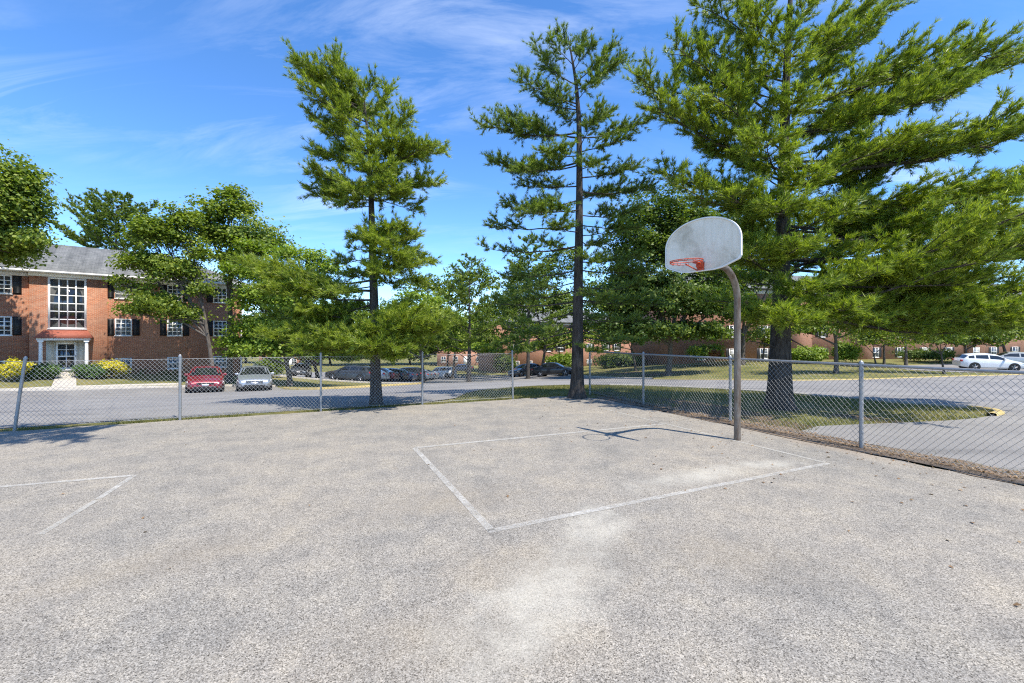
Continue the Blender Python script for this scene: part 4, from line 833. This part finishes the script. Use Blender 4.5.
broadleaf('leafy maple in front of the windows of the brick building',bat(214,29.5),.16,lob([(164+(x_-164)*.9,y_,a_*.84,b_*.9,*r_) for x_,y_,a_,b_,*r_ in [(165,240,26,24,120),(140,265,26,16,90),(185,222,20,18,80),(150,235,22,18,80),(178,275,28,20,120),(130,288,18,9,45,-.4),(158,308,26,15,110,-.4),(185,318,22,12,60,-.3),(128,312,12,8,24,-.4),(196,255,18,22,70),(116,283,10,6,16,-.4),(205,292,14,10,30)]],29.5),52,'leaf_a',size=.17,k=18,top=unproj(206,318,29.5),twigs=18)
broadleaf('round crowned maple at the right end of the brick building',bat(229,32),.2,lob([(228,215,24,22,110),(213,240,20,16,65),(250,240,26,20,90),(232,196,12,8,24),(268,250,22,16,60),(205,225,14,14,30),(240,262,22,14,60)],32),53,'leaf_a',size=.19,k=17,top=unproj(231,262,32),twigs=18)
broadleaf('wide bright green tree on the lawn island behind the silver sedan',bat(290,31),.2,lob([(255,275,34,14,120),(290,292,40,14,130),(258,300,22,16,70),(320,270,22,12,60),(262,330,30,14,100),(300,335,34,16,110),(275,305,40,16,150),(330,345,30,14,90),(260,352,34,10,80),(250,250,18,10,40),(300,258,26,10,60),(235,345,16,10,30),(330,320,22,14,60)],31),54,'leaf_lime',size=.18,k=18,up=.8)
broadleaf('dark dense tree behind the wide bright green tree',bat(318,50),.22,lob([(290,330,44,26,160),(330,340,40,20,120),(250,340,34,20,100),(345,318,30,20,80),(270,350,30,10,70),(310,354,34,9,70),(350,352,30,10,60)],50),55,'leaf_dark',size=.30,k=18)
broadleaf('rounded light green tree behind the right side of the leaning pine',bat(424,46),.2,lob([(405,330,34,20,150),(440,326,30,20,120),(420,305,28,14,80),(385,338,22,14,60),(455,345,22,12,50),(395,315,24,14,60)],46),56,'leaf_lime',size=.25,k=18)
broadleaf('mid green tree filling in behind the slim dark pine',bat(452,62),.2,lob([(450,300,26,22,90),(475,285,22,20,80),(495,318,26,22,90),(440,330,30,16,80),(480,335,24,14,60),(425,290,18,16,40)],62),105,'leaf_a',size=.32,k=16)
broadleaf('dark green tree in front of the left end of the middle brick building',bat(540,52),.2,lob([(530,285,30,26,120),(555,310,26,20,90),(510,310,22,22,80),(560,265,22,20,70),(535,335,28,12,60),(600,300,24,26,90),(590,330,24,14,60)],52),106,'leaf_dark',size=.28,k=16)
broadleaf('dense dark tree behind the steel pole and the backboard',bat(742,44),.25,lob([(740,235,34,30,150),(760,280,34,26,140),(720,285,30,26,120),(790,240,30,28,110),(745,318,26,14,80),(700,240,26,24,80)],44),107,'leaf_dark',size=.24,k=17,top=unproj(744,325,44))
broadleaf('small bright tree low beside the slim dark pine',bat(467,57),.16,lob([(470,348,20,8,60),(452,350,12,6,24),(488,350,12,6,24)],57),57,'leaf_lime',size=.28,k=14)
broadleaf('dark broad tree on the lawn left of the basketball hoop',bat(667.5,38),.26,lob([(650,300,48,30,300),(690,310,40,28,210),(640,260,40,28,200),(680,250,44,32,240),(620,320,26,22,110),(660,215,36,26,150),(705,270,30,30,120),(625,285,22,18,70),(650,335,48,14,190),(700,335,30,14,120),(615,300,26,20,110),(720,305,24,22,110),(640,235,34,22,140),(690,225,26,22,110),(660,300,50,24,200)],38),58,'leaf_dark',size=.22,k=18,top=unproj(672,335,38))
broadleaf('small grey green tree on the lawn right of the clear trunk pine',bat(636,46),.13,lob([(625,336,26,9,70),(650,340,16,8,30),(605,342,14,7,24)],46),59,'leaf_dark',size=.2,k=14)
broadleaf('leafy tree between the middle and right brick buildings',bat(752,58),.2,lob([(752,318,22,18,80),(735,325,20,14,50),(770,300,24,16,60),(715,330,18,14,40)],58),60,'leaf_a',size=.3,k=14)
broadleaf('tree with a dark straight trunk on the lawn right of the huge pine',bat(836,33),.17,lob([(830,318,34,16,120),(860,328,26,14,80),(805,330,24,12,60),(845,300,30,14,70)],33),61,'leaf_a',size=.19,k=15,top=unproj(836,338,33))
def fork_tree(label,px,Y,seed,lobes,leaf='leaf_a',r=.08):
    t=broadleaf(label,bat(px,Y),r,lob(lobes,Y),seed,leaf,size=.17,k=14,top=unproj(px-3,352,Y)); return t
fork_tree('slender forked tree on the grass strip left of the white hatchback',944,33,62,[(925,318,28,16,90),(955,326,26,12,70),(940,340,22,8,40),(905,332,16,10,30)])
broadleaf('bushy tree at the right edge behind the grey sedan',bat(1008,47),.18,lob([(1000,335,30,14,110),(1020,322,24,18,80),(975,342,22,9,50)],47),63,'leaf_a',size=.22,k=15)
fork_tree('young tree before the entry bay of the right brick building',876,46,108,[(876,328,24,12,60),(860,338,18,9,30),(892,336,18,9,30)])
broadleaf('small leafy tree in front of the right brick building behind the white hatchback',bat(906,44),.14,lob([(895,330,22,11,60),(915,322,18,12,40)],44),64,'leaf_dark',size=.2,k=14)
# --- far trees closing the view
rg=np.random.default_rng(3)
fartrees=[(246,100,318,70),(330,96,330,52),(372,100,322,60),(410,104,332,50),(446,106,318,56),(486,104,312,60),(520,112,300,60),(560,110,288,60),(612,110,300,70),(668,106,292,70),(720,100,298,64),(790,98,300,60),(850,96,296,70),(920,92,292,70),(985,90,284,70),(1060,92,290,70),(190,92,300,60),(60,80,290,60)]
kinds=['tall dark tree on the far skyline','broad green tree on the far skyline']
posn=['behind the wide bright green tree','left of the leaning pine trunk','behind the leaning pine trunk','above the white sport utility car','behind the rounded light green tree','behind the slim dark pine','behind the corner of the middle building','above the middle brick building roof','behind the dark broad tree on the left','directly behind the dark broad tree','behind the steel pole','behind the huge pine trunk','behind the right building, right of the huge pine','over the long right building','over the white hatchback','past the right edge','behind the maple at the brick building end','behind the left brick building roof']
for k,((px,Y,yt,w),ps) in enumerate(zip(fartrees,posn)):
    x=(px-CX)/F*Y; zt=CH-(yt-CY)/F*Y; zb=g(x,Y); R_=w/2/F*Y*1.0; H=zt-zb
    L=[((x+rg.uniform(-.35,.35)*R_,Y+rg.uniform(-.3,.3)*R_,zb+H*rg.uniform(.45,.6)),(R_*.8,R_*.8,H*.3),60),((x-.5*R_,Y,zb+H*.5),(R_*.6,R_*.6,H*.25),50),((x+.5*R_,Y,zb+H*.48),(R_*.6,R_*.6,H*.24),50),((x,Y,zb+H*.78),(R_*.55,R_*.55,H*.22),45),((x,Y-1,zb+H*.25),(R_*.8,R_*.7,H*.2),50)]
    broadleaf(kinds[k%2]+' '+ps,(x,Y,zb-.1),.3,L,70+k,'leaf_dark' if k%2==0 else 'leaf_a',size=.6,k=16,sig=(.8,.8,.4),group='trees on the far skyline',twigs=4)
# --- shrubs and hedges
def shrub(label,px,py,Y,rx,ry,n,seed,leaf,size=.07,k=16,cat='shrub',name='shrub',group=None,sig=(.12,.12,.08)):
    c=unproj(px,py,Y); x=c[0]; zb=g(x,Y); rX=rx/F*Y; rZ=ry/F*Y
    return broadleaf(label,(x,Y,zb-.05),.035,[((x,Y,c[2]),(rX,rX*.75,rZ),n),((x-.35*rX,Y,c[2]-.1*rZ),(rX*.7,rX*.6,rZ*.85),n//2),((x+.35*rX,Y,c[2]-.1*rZ),(rX*.7,rX*.6,rZ*.85),n//2),((x,Y,c[2]-.55*rZ),(rX*.85,rX*.65,rZ*.5),n//2)],seed,leaf,size,k,sig=sig,name=name,cat=cat,group=group,twigs=5,top=(x,Y,max(zb+.12,c[2]-.6*rZ)))
shrub('golden yellow shrub left of the entrance, beside the left column',15,369.5,25.6,11,7.5,130,91,'leaf_yellow',.09)
shrub('golden yellow shrub right of the entrance of the brick building',112,368.5,29.4,11.5,7.5,130,92,'leaf_yellow',.09)
shrub('clipped dark green shrub left of the front walk',41,371.5,27.0,13,6.5,140,93,'leaf_box',.08)
shrub('clipped dark green shrub right of the front walk',90,371,28.6,13,6,140,94,'leaf_box',.08)
shrub('low dark hedge bush along the wall beside the right golden shrub',135,373,33.0,15,5,100,95,'leaf_dark',.10)
shrub('low dark bush at the wall under the maple',165,373,34.0,13,5,80,96,'leaf_dark',.10)
shrub('yellow green shrub on the lawn right behind the silver sedan',272,367,38,11,9,110,97,'leaf_lime',.13)
shrub('dark rounded evergreen bush left of the hatchback on the street',505,364,62,9,9,120,98,'leaf_dark',.2,sig=(.25,.25,.2))
shrub('bright green bush in front of the middle brick building',563,362,60,14,7,110,99,'leaf_lime',.22,sig=(.25,.25,.2))
shrub('dark hedge in front of the middle building right of the clear trunk pine',622,362,57,22,8,130,100,'leaf_dark',.22,sig=(.25,.25,.2))
shrub('yellow green hedge left of the steel pole',706,353,46,16,7,110,101,'leaf_lime',.16,sig=(.2,.2,.15))
shrub('reddish shrub in the hedge left of the steel pole',713,354,45,6,4.5,40,102,'leaf_red',.14)
shrub('bright green hedge bush right of the huge pine trunk',808,355,44,16,8,110,103,'leaf_lime',.16,sig=(.2,.2,.15))
broadleaf('low round tree on the lawn right of the dark straight trunk',bat(884,40),.12,lob([(884,335,22,12,80),(868,342,14,8,30),(900,342,14,8,30)],40),110,'leaf_a',size=.19,k=15)
broadleaf('spreading tree at the near end of the right brick building strip, behind the forked tree',bat(966,46),.15,lob([(966,334,26,13,100),(945,342,16,8,40),(985,340,18,9,40)],46),111,'leaf_dark',size=.22,k=15)
broadleaf('low leafy tree between the steel pole and the huge pine trunk',bat(762,47),.12,lob([(760,338,20,11,70),(775,343,14,8,30)],47),112,'leaf_a',size=.2,k=15)
broadleaf('wide low green tree behind the black sedan',bat(560,66),.16,lob([(556,345,26,9,80),(585,340,24,11,80),(535,348,18,7,40)],66),113,'leaf_a',size=.32,k=15)
broadleaf('full low tree between the leaning pine and the slim dark pine',bat(446,70),.18,lob([(440,342,26,12,90),(462,335,24,14,90),(484,344,22,10,70),(420,348,20,8,40)],70),114,'leaf_dark',size=.34,k=15)
shrub('low dark hedge along the right brick building between the windows',925,355,50,26,4.5,110,109,'leaf_dark',.17,sig=(.2,.2,.15))
shrub('round green bush beside the dark straight trunk',846,352,42,10,9,90,104,'leaf_lime',.15,sig=(.2,.2,.15))
# ------------------------------------------------------------------ grass blades, weeds and litter
def in_poly(P,poly):
    q=np.array(poly);x,y=P[:,0],P[:,1];c=np.zeros(len(P),bool);j=len(q)-1
    for i in range(len(q)):
        m=((q[i,1]>y)!=(q[j,1]>y))&(x<(q[j,0]-q[i,0])*(y-q[i,1])/(q[j,1]-q[i,1]+1e-12)+q[i,0]); c^=m; j=i
    return c
def blades(name,P,h,w,seed,mat):
    rg=np.random.default_rng(seed); m=len(P); z=gz(P[:,0],P[:,1])-.03; B=np.c_[P,z]
    d=unit(np.c_[rg.normal(0,.45,(m,2)),np.ones(m)]); s=unit(np.cross(d,rg.normal(0,1,(m,3))))*w; H=(h*rg.uniform(.5,1.4,m))[:,None]
    V=np.stack([B-s,B+s,B+d*H*.6+s*.7,B+d*H],1).reshape(-1,3); g_=Geo(); g_.add(V,np.arange(m)[:,None]*4+np.array([[0,1,2,3]])); o=g_.build(name,M[mat]); o['kind']='stuff'; return o
islp=[D2(-4.4,.1),D2(-2.0,.05),D2(.05,-.2),D2(.12,-6.5)]+ISL[::-1]
rg=np.random.default_rng(8)
P=np.c_[rg.uniform(-3,12,150000),rg.uniform(7.5,24,150000)]; P=P[in_poly(P,islp)]
# bare needle litter under the big pine and along the fence
def bare(P):
    a=np.hypot((P[:,0]-6.0)/2.4,(P[:,1]-10.6)/1.7); f=np.sin(P[:,0]*2.3)+np.sin(P[:,1]*2.9+1)+np.sin(P[:,0]*5.1+P[:,1]*4.3)*.6
    return (a+.18*f>.95)&(f>-1.3)
P=P[bare(P)|(rg.random(len(P))<.15)]
near=rg.random(len(P))<np.clip(1.35-.045*P[:,1],.3,1)
blades('grass',P[near],.075,.006,1,'blade')
e=rg.uniform(-24,-1.5,7000); d=rg.normal(.10,.10,7000); keep=(np.sin(e*1.7)+np.sin(e*4.1+2)+rg.normal(0,.6,7000)>-.1)
Pw=np.c_[K[0]+U[0]*e+NV[0]*d,K[1]+U[1]*e+NV[1]*d][keep]
blades('fence_line_weeds',Pw,.085,.006,2,'blade')
d=rg.uniform(-13,-.5,2600); e=.12+np.abs(rg.normal(0,.16,2600)); keep=np.sin(d*2.1)+np.sin(d*5+1)+rg.normal(0,.6,2600)>.75
blades('fence_line_weeds',np.c_[K[0]+U[0]*e+NV[0]*d,K[1]+U[1]*e+NV[1]*d][keep],.07,.006,3,'blade')
# dirt strip under the right fence and dry litter
st=[D2(-.30+rng.uniform(-.07,.07),d) for d in np.arange(-.6,-24,-.35)]+[D2(.46+rng.uniform(-.12,.12),d) for d in np.arange(-24,-.6,.35)]
def m_dirt():
    m,t,n,l,b=nt('bare_dirt'); Pp=wpos(t); f=noise(t,Pp,34,6,.75); h=noise(t,Pp,2.3,5,.65)
    c=ramp(t,f,[(.25,(.09,.065,.045)),(.5,(.20,.15,.105)),(.75,(.33,.265,.195))]); c=mixc(t,.7,c,ramp(t,h,[(.3,(.6,.58,.55)),(.65,(1.2,1.18,1.15))]),'MULTIPLY')
    l.new(c,b.inputs['Base Color']); b.inputs['Roughness'].default_value=.95; bump(t,f,.9,.03,b); return m
M['dirt']=m_dirt(); structure(drape('dirt_strip',st,M['dirt'],.008,1.0))
m_=4200; d=rg.uniform(-22,-.3,m_); e=rg.normal(.05,.16,m_); Pl=np.c_[K[0]+U[0]*e+NV[0]*d,K[1]+U[1]*e+NV[1]*d]
C=np.c_[Pl,gz(Pl[:,0],Pl[:,1])+.02]; lg=leaves_geo(C,rg,1,.034,(.0,.0,.004),2.2).build('leaf_litter',M['litter']); lg['kind']='stuff'
m_=1500; d=rg.uniform(-14,0,m_); e=rg.uniform(-4,-.3,m_); ok=rg.random(m_)<np.exp(e*.9); Pl=np.c_[K[0]+U[0]*e+NV[0]*d,K[1]+U[1]*e+NV[1]*d][ok]
Pl=np.vstack([Pl,np.c_[rg.uniform(-6,6,34),rg.uniform(3.2,9,34)]]); lg=leaves_geo(np.c_[Pl,np.full(len(Pl),.008)],rg,1,.035,(0,0,.002),2.5).build('leaf_litter',M['litter']); lg['kind']='stuff'
# ------------------------------------------------------------------ sky, sun, camera
EL,AZ=math.radians(61.2),math.radians(133.8)
w=bpy.data.worlds.new('World'); sc.world=w; w.use_nodes=True; t=w.node_tree; l=t.links
bg=t.nodes['Background']
sky=t.nodes.new('ShaderNodeTexSky'); sky.sky_type='NISHITA'; sky.sun_disc=False; sky.sun_elevation=EL; sky.sun_rotation=AZ
sky.air_density=.8; sky.dust_density=.0; sky.ozone_density=5.0; sky.altitude=200
hs=t.nodes.new('ShaderNodeHueSaturation'); l.new(sky.outputs[0],hs.inputs['Color']); hs.inputs['Saturation'].default_value=1.16; hs.inputs['Hue'].default_value=.502; hs.inputs['Value'].default_value=1.85
d=coord(t,'Generated'); s=t.nodes.new('ShaderNodeSeparateXYZ'); l.new(d,s.inputs[0])
zz=math_(t,'ADD',math_(t,'MAXIMUM',s.outputs[2],.0),.22)
cb=t.nodes.new('ShaderNodeCombineXYZ'); l.new(math_(t,'DIVIDE',s.outputs[0],zz),cb.inputs[0]); l.new(math_(t,'DIVIDE',s.outputs[1],zz),cb.inputs[1])
n1=noise(t,mapping(t,cb.outputs[0],loc=(3.1,1.7,0),rot=(0,0,.5),scale=(.75,2.6,1)),1.5,8,.66,dist=.9)
n2=noise(t,mapping(t,cb.outputs[0],loc=(.6,.2,0),scale=(1,1,1)),.9,3,.5)
c=math_(t,'MULTIPLY',ramp(t,n1,[(.46,(0,0,0)),(.9,(1,1,1))]),ramp(t,n2,[(.42,(.10,.10,.10)),(.62,(1,1,1))]))
cf=math_(t,'MULTIPLY',c,.75,clamp=True)
mx=mixc(t,cf,hs.outputs[0],(7.5,8.2,9.4)); l.new(mx,bg.inputs[0]); bg.inputs[1].default_value=.115
sun=bpy.data.lights.new('sun','SUN'); sun.energy=5.0; sun.angle=math.radians(.53); sun.color=(1,.93,.82)
so=bpy.data.objects.new('sun',sun); col.objects.link(so)
sd=Vector((math.sin(AZ)*math.cos(EL),math.cos(AZ)*math.cos(EL),math.sin(EL))); so.rotation_euler=sd.to_track_quat('Z','Y').to_euler(); so.location=sd*60
cam=bpy.data.cameras.new('camera'); co=bpy.data.objects.new('camera',cam); col.objects.link(co); sc.camera=co
co.location=(0,0,CH); co.rotation_euler=(math.pi/2,0,0); cam.sensor_width=36; cam.lens=36*F/1024; cam.clip_end=3000; cam.clip_start=.05
cam.shift_y=(CY-341.5)/1024
vs=sc.view_settings; sc.display_settings.display_device='sRGB'; vs.view_transform='Standard'; vs.look='None'; vs.gamma=1; vs.use_curve_mapping=False; vs.exposure=0.62
sc.cycles.max_bounces=8; sc.cycles.transparent_max_bounces=16; sc.cycles.diffuse_bounces=4; sc.cycles.use_denoising=False; sc.cycles.pixel_filter_type='BLACKMAN_HARRIS'; sc.cycles.filter_width=1.15
